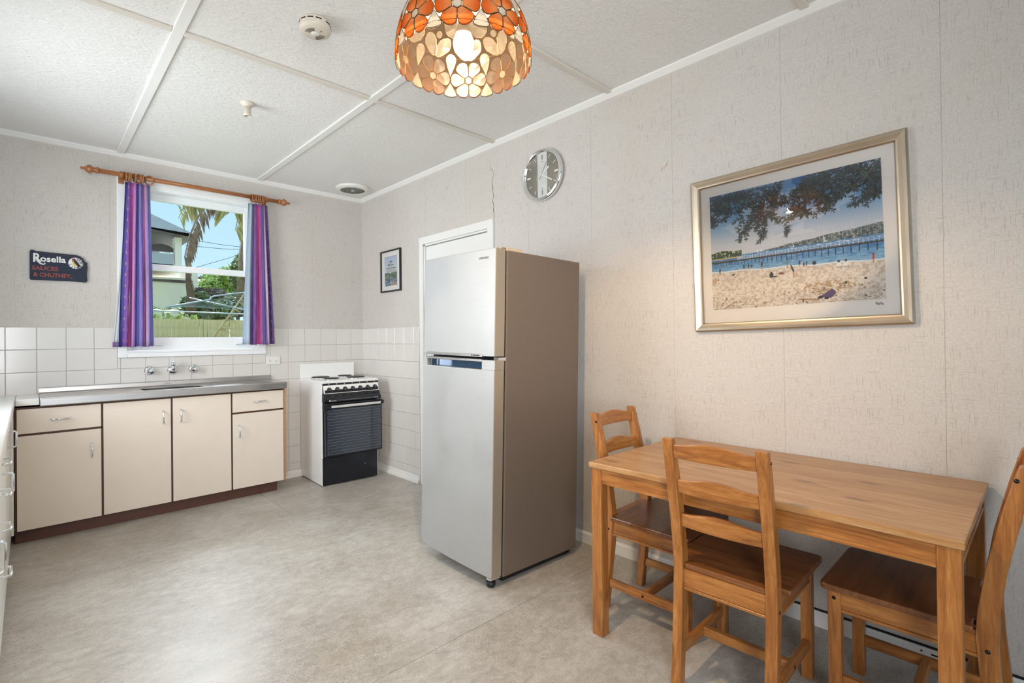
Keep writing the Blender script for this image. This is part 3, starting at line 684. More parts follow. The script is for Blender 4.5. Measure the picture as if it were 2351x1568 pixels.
for a in (25, 50, 70, 10, 205, 235, 262, 285, 320): flat('wing_line', [(.086+.014*math.cos(R(a-6)), .030+.014*math.sin(R(a-6))), (.086+.041*math.cos(R(a-4)), .030+.041*math.sin(R(a-4))), (.086+.041*math.cos(R(a+3)), .030+.041*math.sin(R(a+3)))], M_NAVY, -.0196)
MB().tube([(-.12, -.0188, .082), (.085, -.0188, .076), (.115, -.0188, .066), (.128, -.0188, .046), (.130, -.0188, -.07)], .0012, 5).build('border_line', plain('sign_brown_line', '5a4a44', .6), sg)
# wall clock
ck = thing('wall_clock', 'round silver wall clock with a grey face above the refrigerator', 'clock', (0, -2.412, 2.256), (0, 0, -PI/2))
rc = .164
MB().lathe([(0, 0), (rc, 0), (rc+.001, -.026), (rc-.002, -.034), (rc-.010, -.038), (rc-.012, -.034), (rc-.014, -.038), (rc-.018, -.036), (rc-.020, -.020), (0, -.020)], axis='y', n=64).build('rim', M_CHROME, ck)
M_CF = plain('grey_clock_face', '8a857a', .5, 0, .02, 4); M_CW = plain('pale_clock_band', 'c9cac5', .5, 0, .02)
face = MB().lathe([(0, -.0202), (rc-.019, -.0202), (rc-.019, -.0212), (0, -.0212)], axis='y', n=48).build('face', M_CF, ck)
rr = rc-.021; bwid = .040; pts = []
for i in range(13): a = math.asin(bwid/rr)*(1-2*i/12); pts.append((rr*math.sin(a), rr*math.cos(a)))
pts += [(-q[0], -q[1]) for q in pts]
MB().prism(pts, -.0213, -.0222, 'xz').build('centre_band', M_CW, face)
for i in range(12):
    a = R(30*i); L = .03 if i % 3 == 0 else .024; wd = .005 if i % 3 == 0 else .0017
    m = Matrix.Rotation(a, 4, 'Y'); r1 = rr-.012 if i % 6 else rr-.016
    q = MB().box(-wd, wd, -.0236, -.0224, r1-L, r1).mesh('hour_mark', plain('clock_mark_dark', '8b8f8a', .4) if i % 6 == 0 else M_PLASTW); q.transform(m); link('hour_mark', q, face)
def hand(a, l, w_, y, mat, tail=.0):
    q = MB().box(-w_, w_, y-.0015, y, -tail, l).mesh('hand', mat); q.transform(Matrix.Rotation(R(a), 4, 'Y')); link('hand', q, ck)
hand(56, .072, .0048, -.0250, M_PLASTW, .008); hand(121, .100, .0036, -.0275, M_PLASTW, .008); hand(30, .085, .0007, -.0295, M_INK, .035)
M_CG = NT('clock_lens'); M_CG.b.inputs['Base Color'].default_value = (1, 1, 1, 1)
_tr = M_CG.n('BsdfTransparent'); _g = M_CG.n('BsdfGlossy'); _g.inputs['Roughness'].default_value = .02; _ms = M_CG.n('MixShader'); _ms.inputs[0].default_value = .004
M_CG.l(_tr.outputs[0], _ms.inputs[1]); M_CG.l(_g.outputs[0], _ms.inputs[2]); M_CG.l(_ms.outputs[0], M_CG.o.inputs[0])
M_PG = M_CG.m
MB().lathe([(0, -.0335), (rc-.016, -.0335), (rc-.016, -.0345), (0, -.0345)], axis='y', n=48).build('lens', M_PG, ck)
MB().box(-.010, .010, -.0230, -.0222, .083, .0850).box(-.008, .008, -.0230, -.0222, -.088, -.0865).build('printed_mark', M_INK, face)

# ================================================================== ceiling fittings
sd = thing('smoke_alarm', 'round cream smoke alarm on the ceiling left of the lampshade', 'smoke alarm', (-1.503, -2.423, 2.60), (PI, 0, 0))
MB().lathe([(0, 0), (.062, 0), (.064, .006), (.064, .012), (.0655, .032), (.0655, .036), (.062, .042), (.054, .046), (.048, .050), (0, .050)], axis='z', n=48).build('housing', M_PLASTC, sd)
for a in (70, 100, 130, 160, 200, 235, 270, 300, 330, 10, 40):
    q = MB().box(-.012, .012, .0635, .0648, .012, .017).mesh('vent_slot', M_DARK); q.transform(Matrix.Rotation(R(a), 4, 'Z')); link('vent_slot', q, sd)
MB().lathe([(0, .0500), (.018, .0500), (.017, .0525), (0, .0525)], axis='z', n=24).build('centre_cap', M_PLASTW, sd)
mb = MB()
for s0 in (0, PI):
    for r_ in (.022, .0265, .031, .0355, .040):
        mb.tube([(r_*math.cos(s0+R(a)-.4), r_*math.sin(s0+R(a)-.4), .0502) for a in range(-40, 41, 10)], .0009, 5)
mb.build('grille', M_DARK, sd)
MB().lathe([(0, .050), (.0028, .050), (.0028, .0512), (0, .0512)], (.012, .034, 0), 'z', 10).build('indicator', M_DARK, sd)
vn = thing('ceiling_vent', 'round white ceiling vent with a grey grille in the far corner', 'vent', (-.262, -.325, 2.60), (PI, 0, 0))
MB().lathe([(0, 0), (.146, 0), (.148, .004), (.147, .018), (.140, .024), (.112, .030), (.108, .030), (.106, .024), (0, .024)], axis='z', n=48).build('collar', M_PLASTW, vn)
t = NT('vent_mesh'); c_ = t.ramp(t.noise(t.coord(), 95, 2, .5), [(.47, srgb('2c2f2a')), (.53, srgb('a9aba5'))], 'LINEAR'); t.set(c_, .6)
gr = MB().lathe([(0, .0245), (.107, .0245), (.107, .026), (0, .026)], axis='z', n=36).build('grille', t.m, vn)
mb = MB()
for i in range(16): a = i*PI/8; mb.tube([(.014*math.cos(a), .014*math.sin(a), .0275), (.06*math.cos(a+.35), .06*math.sin(a+.35), .0275), (.106*math.cos(a), .106*math.sin(a), .0275)], .0017, 5)
for r_ in (.04, .065, .09): mb.tube([(r_*math.cos(a*PI/16), r_*math.sin(a*PI/16), .0275) for a in range(32)], .0014, 5, closed=True)
mb.build('grille_bars', plain('grey_grille', '8f9189', .5, .2), gr)
MB().lathe([(0, .024), (.016, .024), (.015, .030), (0, .031)], axis='z', n=20).build('boss', M_PLASTW, vn)
ls = thing('batten_lampholder', 'empty white batten lampholder on the ceiling near the window', 'lampholder', (-1.485, -1.436, 2.60), (PI, 0, 0))
MB().lathe([(0, 0), (.037, 0), (.038, .005), (.034, .012), (.022, .018), (.0195, .024), (0, .024)], axis='z', n=28).build('rose', M_PLASTC, ls)
MB().lathe([(.0, .022), (.019, .022), (.019, .064), (.0205, .066), (.0205, .078), (.017, .078), (.016, .055), (0, .055)], axis='z', n=24).build('holder', M_PLASTC, ls)

# ================================================================== shell lampshade with its bulb
LX, LY, LZ = -1.467, -3.392, 2.030                     # LZ: lowest edge of the shade
def shell_mat(name, a, b, rib=True, trans=.55, tcol=None):
    """thin capiz / scallop shell: pale towards the root, ribbed, lets light through"""
    t = NT(name); t.t.nodes.remove(t.b)
    c = t.n('TexCoord'); sp = t.n('SeparateXYZ'); t.l(c.outputs['UV'], sp.inputs[0])
    nz = t.noise(t.coord(kind='Object'), 38, 3)
    col = t.ramp(t.math('ADD', sp.outputs[1], t.math('MULTIPLY', t.math('SUBTRACT', nz, .5), .35)), [(.05, srgb(b)), (.75, srgb(a))])
    if rib:
        w = t.n('TexWave', bands_direction='X'); w.inputs['Scale'].default_value = 4.5; w.inputs['Distortion'].default_value = 1.0; t.l(c.outputs['UV'], w.inputs['Vector'])
        col = t.mix(t.ramp(w.outputs[1] if len(w.outputs) > 1 else w.outputs[0], [(.2, .22), (.6, 0)]), col, tuple(v*.7 for v in srgb(a)))
    else:
        col = t.mix(t.ramp(t.noise(t.coord(kind='Object'), 120, 4, .7, 2), [(.45, .22), (.6, 0)]), col, srgb('a59f94'))
    d = t.n('BsdfDiffuse'); tr = t.n('BsdfTranslucent'); gl = t.n('BsdfGlossy'); gl.inputs['Roughness'].default_value = .28
    t.l(col, d.inputs[0])
    if tcol: tr.inputs[0].default_value = (*tcol, 1)
    else: t.l(col, tr.inputs[0])
    m1 = t.n('MixShader'); m1.inputs[0].default_value = trans; t.l(d.outputs[0], m1.inputs[1]); t.l(tr.outputs[0], m1.inputs[2])
    m2 = t.n('MixShader'); m2.inputs[0].default_value = .015; t.l(m1.outputs[0], m2.inputs[1]); t.l(gl.outputs[0], m2.inputs[2]); t.l(m2.outputs[0], t.o.inputs[0])
    return t.m
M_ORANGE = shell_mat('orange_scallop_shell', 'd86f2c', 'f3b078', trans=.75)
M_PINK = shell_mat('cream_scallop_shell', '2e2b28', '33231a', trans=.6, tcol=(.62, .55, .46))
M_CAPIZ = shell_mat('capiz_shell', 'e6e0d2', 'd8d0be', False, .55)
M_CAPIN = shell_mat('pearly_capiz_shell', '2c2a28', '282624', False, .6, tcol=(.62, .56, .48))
M_WIRE = plain('dark_brass_wire', '4d3d28', .4, .7, .05)
# dome profile: arc length s from the bottom edge -> radius, height
_pr = [(.199, 0), (.1995, .03), (.196, .065), (.187, .105), (.170, .145), (.142, .180), (.105, .207), (.066, .222), (.030, .229)]
_pr = [(r_*1.0, h) for r_, h in _pr]
_sl = [0]
for (r0, h0), (r1, h1) in zip(_pr, _pr[1:]): _sl.append(_sl[-1]+math.hypot(r1-r0, h1-h0))
def dome(th, s_, off=0):
    s_ = max(-.01, min(s_, _sl[-1]-1e-5)); i = 0
    while i < len(_sl)-2 and _sl[i+1] < s_: i += 1
    k = (s_-_sl[i])/(_sl[i+1]-_sl[i]); r0, h0 = _pr[i]; r1, h1 = _pr[i+1]
    r_ = r0+(r1-r0)*k; h = h0+(h1-h0)*k; d = Vector((r1-r0, h1-h0)).normalized(); n = Vector((d.y, -d.x))
    r_ += n.x*off; h += n.y*off
    return Vector((r_*math.cos(th), r_*math.sin(th), h))
def rad(s_): p = dome(0, s_); return max(.03, p.x)
lamp = thing('pendant_lamp', 'domed pendant lampshade of orange and cream shell flowers with a glowing bulb', 'lamp', (LX, LY, LZ), (0, 0, R(10)))
shade = MB().lathe([(.034, .226), (.034, .231), (.008, .236), (.008, .228)], axis='z', n=24).build('lamp_shade', M_WIRE, lamp)
wire = MB()
def shell(name, th, s0, outline, uvs, mo, mi, root=None):
    """outline in metres (u along the dome, v up the dome) around (th, s0)"""
    r_ = rad(s0); n = len(outline)
    P = lambda u, v, off: dome(th+u/rad(s0+v*.5), s0+v, off)
    cu = sum(p[0] for p in outline)/n; cv = sum(p[1] for p in outline)/n
    vs = [P(cu, cv, .0034)]+[P(u, v, .0018) for u, v in outline]+[P(cu, cv, -.0024)]+[P(u, v, -.0024) for u, v in outline]
    fs = []; mi_ = []
    for i in range(n):
        j = (i+1) % n
        fs += [(0, 1+i, 1+j), (n+1, n+2+j, n+2+i), (1+i, n+2+i, n+2+j, 1+j)]; mi_ += [0, 1, 0]
    me = bpy.data.meshes.new(name); me.from_pydata(vs, [], fs); me.materials.append(mo); me.materials.append(mi)
    me.polygons.foreach_set('material_index', mi_)
    uv = me.uv_layers.new(name='UVMap'); cuv = (sum(q[0] for q in uvs)/n, sum(q[1] for q in uvs)/n); full = [cuv]+uvs+[cuv]+uvs
    for lp in me.loops: uv.data[lp.index].uv = full[lp.vertex_index]
    me.update(); link(name, me, shade)
    wire.tube([P(u, v, .0017) for u, v in outline], .0009, 4, closed=True); wire.tube([P(u, v, -.0024) for u, v in outline], .0008, 4, closed=True)
def petal(th, s0, a, r0, r1, w, mo, mi, base=.006):
    """a wedge petal rooted at radius r0 from (th,s0), tip radius r1, pointing at angle a"""
    L = r1-r0; prof = [(0, base), (.25, w*.62), (.5, w*.93), (.72, w), (.88, w*.78), (.97, w*.42), (1.0, 0)]
    pts = [(r0+L*p, q) for p, q in prof]+[(r0+L*p, -q) for p, q in prof[:-1][::-1]]
    uvs = [(.5+q/w*.5, p) for p, q in prof]+[(.5-q/w*.5, p) for p, q in prof[:-1][::-1]]
    ca, sa = math.cos(a), math.sin(a)
    shell('shell_petal', th, s0, [(x*ca-y*sa, x*sa+y*ca) for x, y in pts], uvs, mo, mi)
def poly_shell(name, th, s0, pts, mo, mi):
    us = [p[0] for p in pts]; vs = [p[1] for p in pts]
    uvs = [((u-min(us))/(max(us)-min(us)), (v-min(vs))/(max(vs)-min(vs))) for u, v in pts]
    shell(name, th, s0, pts, uvs, mo, mi)
NF = 10
for i in range(NF):
    th = 2*PI*i/NF; s0 = .057
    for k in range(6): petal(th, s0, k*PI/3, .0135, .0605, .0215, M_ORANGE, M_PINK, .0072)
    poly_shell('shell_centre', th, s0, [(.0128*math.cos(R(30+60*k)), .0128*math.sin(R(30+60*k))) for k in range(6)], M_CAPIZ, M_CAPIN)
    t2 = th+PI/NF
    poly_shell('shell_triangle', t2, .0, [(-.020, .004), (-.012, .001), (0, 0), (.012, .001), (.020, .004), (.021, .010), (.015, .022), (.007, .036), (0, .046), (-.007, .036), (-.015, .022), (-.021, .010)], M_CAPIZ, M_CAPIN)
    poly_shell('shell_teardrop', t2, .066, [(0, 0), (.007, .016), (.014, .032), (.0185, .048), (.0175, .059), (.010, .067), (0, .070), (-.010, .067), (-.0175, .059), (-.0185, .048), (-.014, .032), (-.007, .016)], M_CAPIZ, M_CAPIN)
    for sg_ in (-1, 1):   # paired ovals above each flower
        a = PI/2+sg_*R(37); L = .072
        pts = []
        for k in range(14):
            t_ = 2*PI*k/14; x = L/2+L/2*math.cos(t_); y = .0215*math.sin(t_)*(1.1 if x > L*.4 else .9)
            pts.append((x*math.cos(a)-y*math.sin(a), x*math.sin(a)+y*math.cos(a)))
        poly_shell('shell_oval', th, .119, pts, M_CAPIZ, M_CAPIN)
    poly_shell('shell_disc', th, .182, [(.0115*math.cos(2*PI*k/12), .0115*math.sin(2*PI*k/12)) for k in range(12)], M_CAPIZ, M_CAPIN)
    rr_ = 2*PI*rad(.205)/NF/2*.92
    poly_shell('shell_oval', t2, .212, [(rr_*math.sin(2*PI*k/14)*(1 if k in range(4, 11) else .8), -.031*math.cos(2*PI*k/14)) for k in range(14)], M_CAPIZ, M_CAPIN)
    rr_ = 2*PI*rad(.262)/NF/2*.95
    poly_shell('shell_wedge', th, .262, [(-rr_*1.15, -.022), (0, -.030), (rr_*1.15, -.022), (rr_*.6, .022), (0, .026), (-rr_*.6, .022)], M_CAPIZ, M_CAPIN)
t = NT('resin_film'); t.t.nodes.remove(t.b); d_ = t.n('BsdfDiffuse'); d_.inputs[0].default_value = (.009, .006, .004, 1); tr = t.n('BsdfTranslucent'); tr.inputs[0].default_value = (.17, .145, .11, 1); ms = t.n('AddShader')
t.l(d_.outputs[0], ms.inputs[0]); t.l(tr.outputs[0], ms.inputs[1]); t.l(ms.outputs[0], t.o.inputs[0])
_vs = []; _fs = []; _n = 90; _ss = [.026, .05, .08, .11, .14, .17, .20, .23, .26, .285]
for s_ in _ss: _vs += [dome(2*PI*k/_n, s_, -.0002) for k in range(_n)]
for j in range(len(_ss)-1): _fs += [(j*_n+k, j*_n+(k+1) % _n, (j+1)*_n+(k+1) % _n, (j+1)*_n+k) for k in range(_n)]
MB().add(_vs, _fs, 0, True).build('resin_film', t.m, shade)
rng = [dome(2*PI*k/60, .014, .0015) for k in range(60)]; wire.tube(rng, .0012, 5, closed=True)
for s_ in (.122, .236): wire.tube([dome(2*PI*k/40, s_, -.0015) for k in range(40)], .0009, 4, closed=True)
wire.build('wire_frame', M_WIRE, shade)
t = NT('bulb_glow'); t.t.nodes.remove(t.b); em_ = t.n('Emission'); em_.inputs[0].default_value = (1.0, .72, .44, 1); em_.inputs[1].default_value = BULB_STRENGTH; t.l(em_.outputs[0], t.o.inputs[0]); M_BULB = t.m
bl = MB().lathe([(0, .034), (.010, .0352), (.019, .040), (.0265, .049), (.0300, .060), (.0305, .069), (.029, .078), (.0275, .080)], axis='z', n=24).build('light_bulb', M_BULB, lamp, label='round glowing bulb')
MB().lathe([(.0, .080), (.0278, .080), (.024, .096), (.0185, .115), (.0150, .130), (0, .130)], axis='z', n=20).build('bulb_neck', M_PLASTW, bl)
MB().lathe([(0, .130), (.017, .130), (.019, .150), (.019, .185), (.012, .200), (.0, .200)], axis='z', n=20).build('lampholder', M_PLASTW, lamp)
MB().tube([(0, 0, .195), (0, 0, .56)], .0032, 8).build('cord', M_PLASTW, lamp)
MB().lathe([(0, .57), (.036, .57), (.038, .562), (.030, .548), (.010, .544), (0, .544)], axis='z', n=24).build('ceiling_rose', M_PLASTW, lamp)

# ================================================================== dining table and three chairs
tb = thing('dining_table', 'long stained pine dining table with its back edge against the right wall', 'table', (-.378, -3.856, 0), (0, 0, R(-.6)))
tx, ty, zt, zb = .363, .570, .706, .684
MB().box(-tx, tx, -ty, ty, zb, zt, .003, 2).build('tabletop', M_WTOP, tb)
for sx in (-1, 1):
    for sy in (-1, 1):
        x0 = sx*(tx-.007)-(.048 if sx > 0 else 0); y0 = sy*(ty-.007)-(.048 if sy > 0 else 0)
        MB().box(x0, x0+.048, y0, y0+.048, 0, zb, .003, 2).build('leg', M_WZ, tb)
def apron(mat, x0, x1, y0, y1, face):
    mb = MB().box(x0, x1, y0, y1, .636, zb); e_ = .0025
    if face[0]: mb.box(x0-(e_ if face[0] < 0 else 0), x1+(e_ if face[0] > 0 else 0), y0, y1, .6225, .6335, .0015)
    else: mb.box(x0, x1, y0-(e_ if face[1] < 0 else 0), y1+(e_ if face[1] > 0 else 0), .6225, .6335, .0015)
    mb.box(x0+.001, x1-.001, y0+.001, y1-.001, .630, .64); mb.build('apron', mat, tb)
apron(M_WY, -tx+.012, -tx+.030, -ty+.055, ty-.055, (-1, 0)); apron(M_WY, tx-.030, tx-.012, -ty+.055, ty-.055, (1, 0))
apron(M_WX, -tx+.055, tx-.055, -ty+.012, -ty+.030, (0, -1)); apron(M_WX, -tx+.055, tx-.055, ty-.030, ty-.012, (0, 1))
t = NT('bolt_black'); t.set(srgb('15151a'), .3, .4); M_BOLT = t.m
def make_chair(label):
    ch = thing('dining_chair', label, 'chair', group=None)
    # rear legs run up as back posts: front and rear profile (y, z)
    fr_ = [(-.180, 0), (-.164, .15), (-.146, .30), (-.139, .40), (-.144, .47), (-.163, .60), (-.198, .76), (-.226, .866)]
    bk = [(-.257, .872), (-.236, .76), (-.205, .60), (-.187, .47), (-.184, .40), (-.188, .30), (-.201, .15), (-.215, 0)]
    for sx in (-1, 1):
        x0 = sx*.1725-(.036 if sx > 0 else 0)
        lg = MB().prism(fr_+[(-.230, .872)]+bk, x0, x0+.036, 'yz', .003, seg=2).build('back_post', M_WZ, ch)
        mb = MB()
        for (yy, zz) in ((-.222, .833), (-.163, .366)): mb.lathe([(0, -.0006), (.0058, -.0006), (.0058, .0006), (0, .0006)], (sx*.1725, yy, zz), 'x', 12)
        mb.build('bolt', M_BOLT, lg)
        f = MB().box(sx*.1725-(.036 if sx > 0 else 0), sx*.1725+(0 if sx > 0 else .036), .169, .205, 0, .412, .0025, 2).build('leg', M_WZ, ch)
        mb = MB(); mb.lathe([(0, -.0006), (.0058, -.0006), (.0058, .0006), (0, .0006)], (sx*.1725, .187, .382), 'x', 12); mb.build('bolt', M_BOLT, f)
        # side rails and stretchers
        xr = sx*.166
        MB().box(min(xr, xr-sx*.018), max(xr, xr-sx*.018), -.145, .170, .352, .412).box(min(xr, xr-sx*.018)-.002, max(xr, xr-sx*.018)+.002, -.145, .170, .340, .350, .0015).build('seat_rail', M_WY, ch)
        s_ = MB().box(sx*.155-.010, sx*.155+.010, -.166, .170, .105, .140, .002).build('stretcher', M_WY, ch)
        MB().lathe([(0, -.0006), (.0055, -.0006), (.0055, .0006), (0, .0006)], (sx*.1656, .0, .1225), 'x', 12).build('bolt', M_BOLT, s_)
    MB().box(-.146, .146, -.012, .012, .106, .139, .002).build('stretcher', M_WX, ch)
    MB().box(-.137, .137, .176, .194, .352, .412).box(-.137, .137, .174, .196, .340, .350, .0015).build('seat_rail', M_WX, ch)
    MB().box(-.137, .137, -.178, -.160, .352, .412).box(-.137, .137, -.180, -.158, .340, .350, .0015).build('seat_rail', M_WX, ch)
    c = .018
    out = [(-.136, -.176), (.136, -.176), (.136, -.136), (.196, -.136), (.2, .10), (.2, .222-c), (.2-c*.3, .222-c*.3), (.2-c, .222), (-.2+c, .222), (-.2+c*.3, .222-c*.3), (-.2, .222-c), (-.2, .10), (-.196, -.136), (-.136, -.136)]
    MB().prism(out, .412, .431, 'xy', .004, seg=2).build('seat', M_WSEAT, ch)
    # three wavy back slats, bowed backwards
    for z0, z1 in ((.806, .852), (.684, .730), (.562, .607)):
        zc = (z0+z1)/2; n = 16
        yc = np.interp(zc, [.47, .60, .76, .872], [-.165, -.184, -.217, -.243])
        vs = []; fs = []
        for i in range(n+1):
            u = -1+2*i/n; x = u*.137; b_ = -.014*(1-u*u); w_ = .016*(.5+.5*math.cos(PI*u))**1.0
            for dy in (-.009, .009):
                vs += [(x, yc+b_+dy, z0), (x, yc+b_+dy-.006, z1+w_)]
        for i in range(n):
            a, b2 = i*4, (i+1)*4
            fs += [(a, a+1, b2+1, b2), (a+2, b2+2, b2+3, a+3), (a+1, a+3, b2+3, b2+1), (a, b2, b2+2, a+2)]
        fs += [(0, 2, 3, 1), (n*4, n*4+1, n*4+3, n*4+2)]
        bm = bmesh.new(); bv = [bm.verts.new(v) for v in vs]
        for f in fs: bm.faces.new([bv[q] for q in f])
        bmesh.ops.recalc_face_normals(bm, faces=bm.faces)
        ed = [e_ for e_ in bm.edges if len(e_.link_faces) == 2 and e_.calc_face_angle(0) > R(50)]
        bmesh.ops.bevel(bm, geom=ed, offset=.003, segments=2, profile=.5, affect='EDGES'); bm.verts.index_update()
        mb = MB(); mb.add([v.co for v in bm.verts], [[q.index for q in f.verts] for f in bm.faces]); bm.free()
        mb.build('back_slat', M_WX, ch)
    return ch
CG = 'pine chairs around the dining table'
chB = make_chair('stained pine ladder-back chair in front of the long side of the table, seen from behind'); chB['group'] = CG
chB.location = (-.580, -3.832, 0); chB.rotation_euler = (0, 0, R(-90+1))
chA = copy_tree(chB); chA['label'] = 'stained pine ladder-back chair at the far end of the table, nearest the refrigerator'
chA.location = (-.372, -3.403, 0); chA.rotation_euler = (0, 0, R(180))
chC = copy_tree(chB); chC['label'] = 'stained pine ladder-back chair at the near end of the table, cut by the right edge'
chC.location = (-.385, -4.286, 0); chC.rotation_euler = (0, 0, R(0))
for c_ in (chA, chB, chC): c_.scale = (.968, 1, 1)

# ================================================================== curtain rod, rings, curtains
rd = thing('curtain_rod', 'turned timber curtain rod with pointed finials above the window', 'curtain rod', (-1.445, -.075, 2.424))
hl = .610
MB().tube([(-hl, 0, 0), (hl, 0, 0)], .0162, 16).build('pole', M_ROD, rd)
for s_ in (-1, 1):
    pr = [(0, 0), (.0125, 0), (.0175, .004), (.018, .010), (.014, .015), (.0165, .020), (.012, .026), (.0175, .036), (.023, .046), (.0225, .056), (.015, .070), (.0075, .080), (.0055, .089), (.0080, .095), (.0078, .099), (0, .102)]
    MB().lathe([(r_*1.28, s_*(hl+h)) for r_, h in pr], axis='x', n=18).build('finial', M_ROD, rd)
for bx_ in (-1.925, -.935):
    MB().box(bx_+1.445-.010, bx_+1.445+.010, .0, .055, -.012, .008, .002).tube([(bx_+1.445-.013, 0, 0), (bx_+1.445+.013, 0, 0)], .0225, 14).box(bx_+1.445-.016, bx_+1.445+.016, .045, .056, -.055, .012, .002).build('bracket', M_ROD, rd)
def ring(x, tilt, i, grp):
    me = MB(); n = 20; rr_ = .0300
    me.tube([(0, rr_*math.cos(2*PI*k/n), rr_*math.sin(2*PI*k/n)) for k in range(n)], .0052, 7, closed=True)
    return me
RM = ring(0, 0, 0, '').mesh('curtain_ring', M_ROD)
RL = [(-1.905, .1), (-1.888, .12), (-1.871, -.1), (-1.850, .12), (-1.826, .45), (-1.806, .15), (-1.762, 1.0)]
for k, (x, tl) in enumerate(RL):
    tag(link('curtain_ring', RM, None, (x, -.075, 2.4155), (0, R(4)*(k % 3-1), tl)), 'timber ring bunched on the rod over the left curtain', 'curtain ring', 'timber rings over the left curtain')
last_ = [o_ for o_ in COL.objects if o_.name.startswith('curtain_ring')][-1]; last_['label'] = 'timber ring hanging askew, apart from the others above the left curtain'
for k in range(7):
    tag(link('curtain_ring', RM, None, (-1.048+.0148*k, -.075, 2.4155), (0, R(3)*(k % 3-1), R(6)*(k % 2))), 'timber ring bunched on the rod over the right curtain', 'curtain ring', 'timber rings over the right curtain')
def cloth_mat(name, stops, dots=None):
    t = NT(name); c = t.n('TexCoord'); sp = t.n('SeparateXYZ'); t.l(c.outputs['UV'], sp.inputs[0])
    m_ = t.n('Mapping'); m_.inputs['Scale'].default_value = (60, 5, 1); t.l(c.outputs['UV'], m_.inputs[0])
    nz = t.noise(m_.outputs[0], 1, 2)
    uu = t.math('ADD', sp.outputs[0], t.math('MULTIPLY', t.math('SUBTRACT', nz, .5), .035))
    col = t.ramp(uu, [(p, srgb(h)) for p, h in stops])
    col = t.mix(t.ramp(t.noise(m_.outputs[0], 2.2, 2), [(.5, 0), (.62, .22)]), col, srgb('d8d0e6'))
    for d in (dots or []):
        a = t.math('SUBTRACT', sp.outputs[0], d); fy = t.math('SUBTRACT', t.math('FRACT', t.math('MULTIPLY', sp.outputs[1], 15)), .5)
        rr_ = t.math('ADD', t.math('POWER', t.math('MULTIPLY', a, 95), 2), t.math('POWER', t.math('MULTIPLY', fy, 7.5), 2))
        col = t.mix(t.math('LESS_THAN', rr_, .9), col, srgb('d9b49a'))
    t.t.nodes.remove(t.b); df = t.n('BsdfDiffuse'); tr = t.n('BsdfTranslucent'); ms_ = t.n('MixShader'); ms_.inputs[0].default_value = .35
    t.l(col, df.inputs[0]); t.l(col, tr.inputs[0]); t.l(df.outputs[0], ms_.inputs[1]); t.l(tr.outputs[0], ms_.inputs[2]); t.l(ms_.outputs[0], t.o.inputs[0])
    return t.m
def drape(name, top, bot, z0, z1, folds, mat, parent, amp0=.010, amp1=.021, y0=-.070, ph=0.0, th=.0012, nu=150, nv=24, uv0=0, uv1=1, flare=0):
    rng_ = random.Random(len(name)+int(ph*10)); w_ = [rng_.uniform(.6, 1.3) for _ in range(12)]
    vs = []; uvs = []
    for j in range(nv+1):
        v = j/nv; z = z1+(z0-z1)*v
        a = top[0]+(bot[0]-top[0])*min(1, v*1.0); b_ = top[1]+(bot[1]-top[1])*v
        amp = amp0+(amp1-amp0)*min(1, v*1.6)
        for i in range(nu+1):
            u = i/nu; pu = u*folds*2*PI+ph+.5*math.sin(v*3+u*5)*v
            k = w_[int(u*11.99)]
            x = a+(b_-a)*u-.35*amp*math.sin(2*pu)*.5
            y = y0+amp*k*math.sin(pu)+.004*math.sin(u*40+v*4)
            vs.append((x, y, z+.002*math.sin(pu*.5)*v)); uvs.append((uv0+(uv1-uv0)*u, v))
    fs = [(j*(nu+1)+i, j*(nu+1)+i+1, (j+1)*(nu+1)+i+1, (j+1)*(nu+1)+i) for j in range(nv) for i in range(nu)]
    me = bpy.data.meshes.new(name); me.from_pydata(vs, [], fs); me.materials.append(mat); me.polygons.foreach_set('use_smooth', [True]*len(fs))
    uv = me.uv_layers.new(name='UVMap')
    for lp in me.loops: uv.data[lp.index].uv = uvs[lp.vertex_index]
    me.update(); ob = link(name, me, parent)
    sm = ob.modifiers.new('thickness', 'SOLIDIFY'); sm.thickness = th
    return ob
M_LIN = plain('curtain_lining', 'cdd3d3', .8, 0, .02)
ML = cloth_mat('left_curtain_cloth', [(0, '4a53a0'), (.09, '6f63b8'), (.18, '9f6ac0'), (.26, 'd070c4'), (.38, 'e59ad4'), (.43, '3f5fb8'), (.50, '7d88d2'), (.56, 'a596d4'), (.66, '8f78c4'), (.72, 'a79ad0'), (.755, 'd9556f'), (.775, 'd6c9dc'), (.84, 'a78fc4'), (.92, '8d86bd'), (1, 'aab0cc')], dots=[.14, .20])
MR = cloth_mat('right_curtain_cloth', [(0, 'a9b9cb'), (.12, 'c6d4de'), (.22, '98a6bb'), (.27, '8663a6'), (.36, '9060aa'), (.42, 'd65fae'), (.50, 'ee7fbd'), (.56, 'c14f9c'), (.60, 'a287cf'), (.70, 'b8a3e0'), (.77, '7050a0'), (.80, 'e6dade'), (.83, 'c17db2'), (.90, '7b5296'), (1, '5e4a86')], dots=[.95])
cl = thing('curtain', 'left curtain striped purple, pink and blue, hanging from timber rings', 'curtain', (0, 0, 0))
drape('cloth', (-1.905, -1.756), (-1.950, -1.737), 1.186, 2.380, 4.5, ML, cl)
drape('lining', (-1.885, -1.80), (-1.980, -1.86), 1.205, 2.370, 1, M_LIN, cl, amp0=.002, amp1=.004, y0=-.036, nu=20)
drape('hem', (-1.981, -1.93), (-1.981, -1.93), 1.184, 1.218, 1, plain('purple_hem', '7c6192', .8), cl, amp0=.001, amp1=.002, y0=-.041, nu=10, nv=2)
cr_ = thing('curtain', 'right curtain striped purple, pink and pale blue, hanging from timber rings', 'curtain', (0, 0, 0))
drape('cloth', (-1.070, -.922), (-1.122, -.876), 1.188, 2.372, 4.5, MR, cr_, ph=1.1)
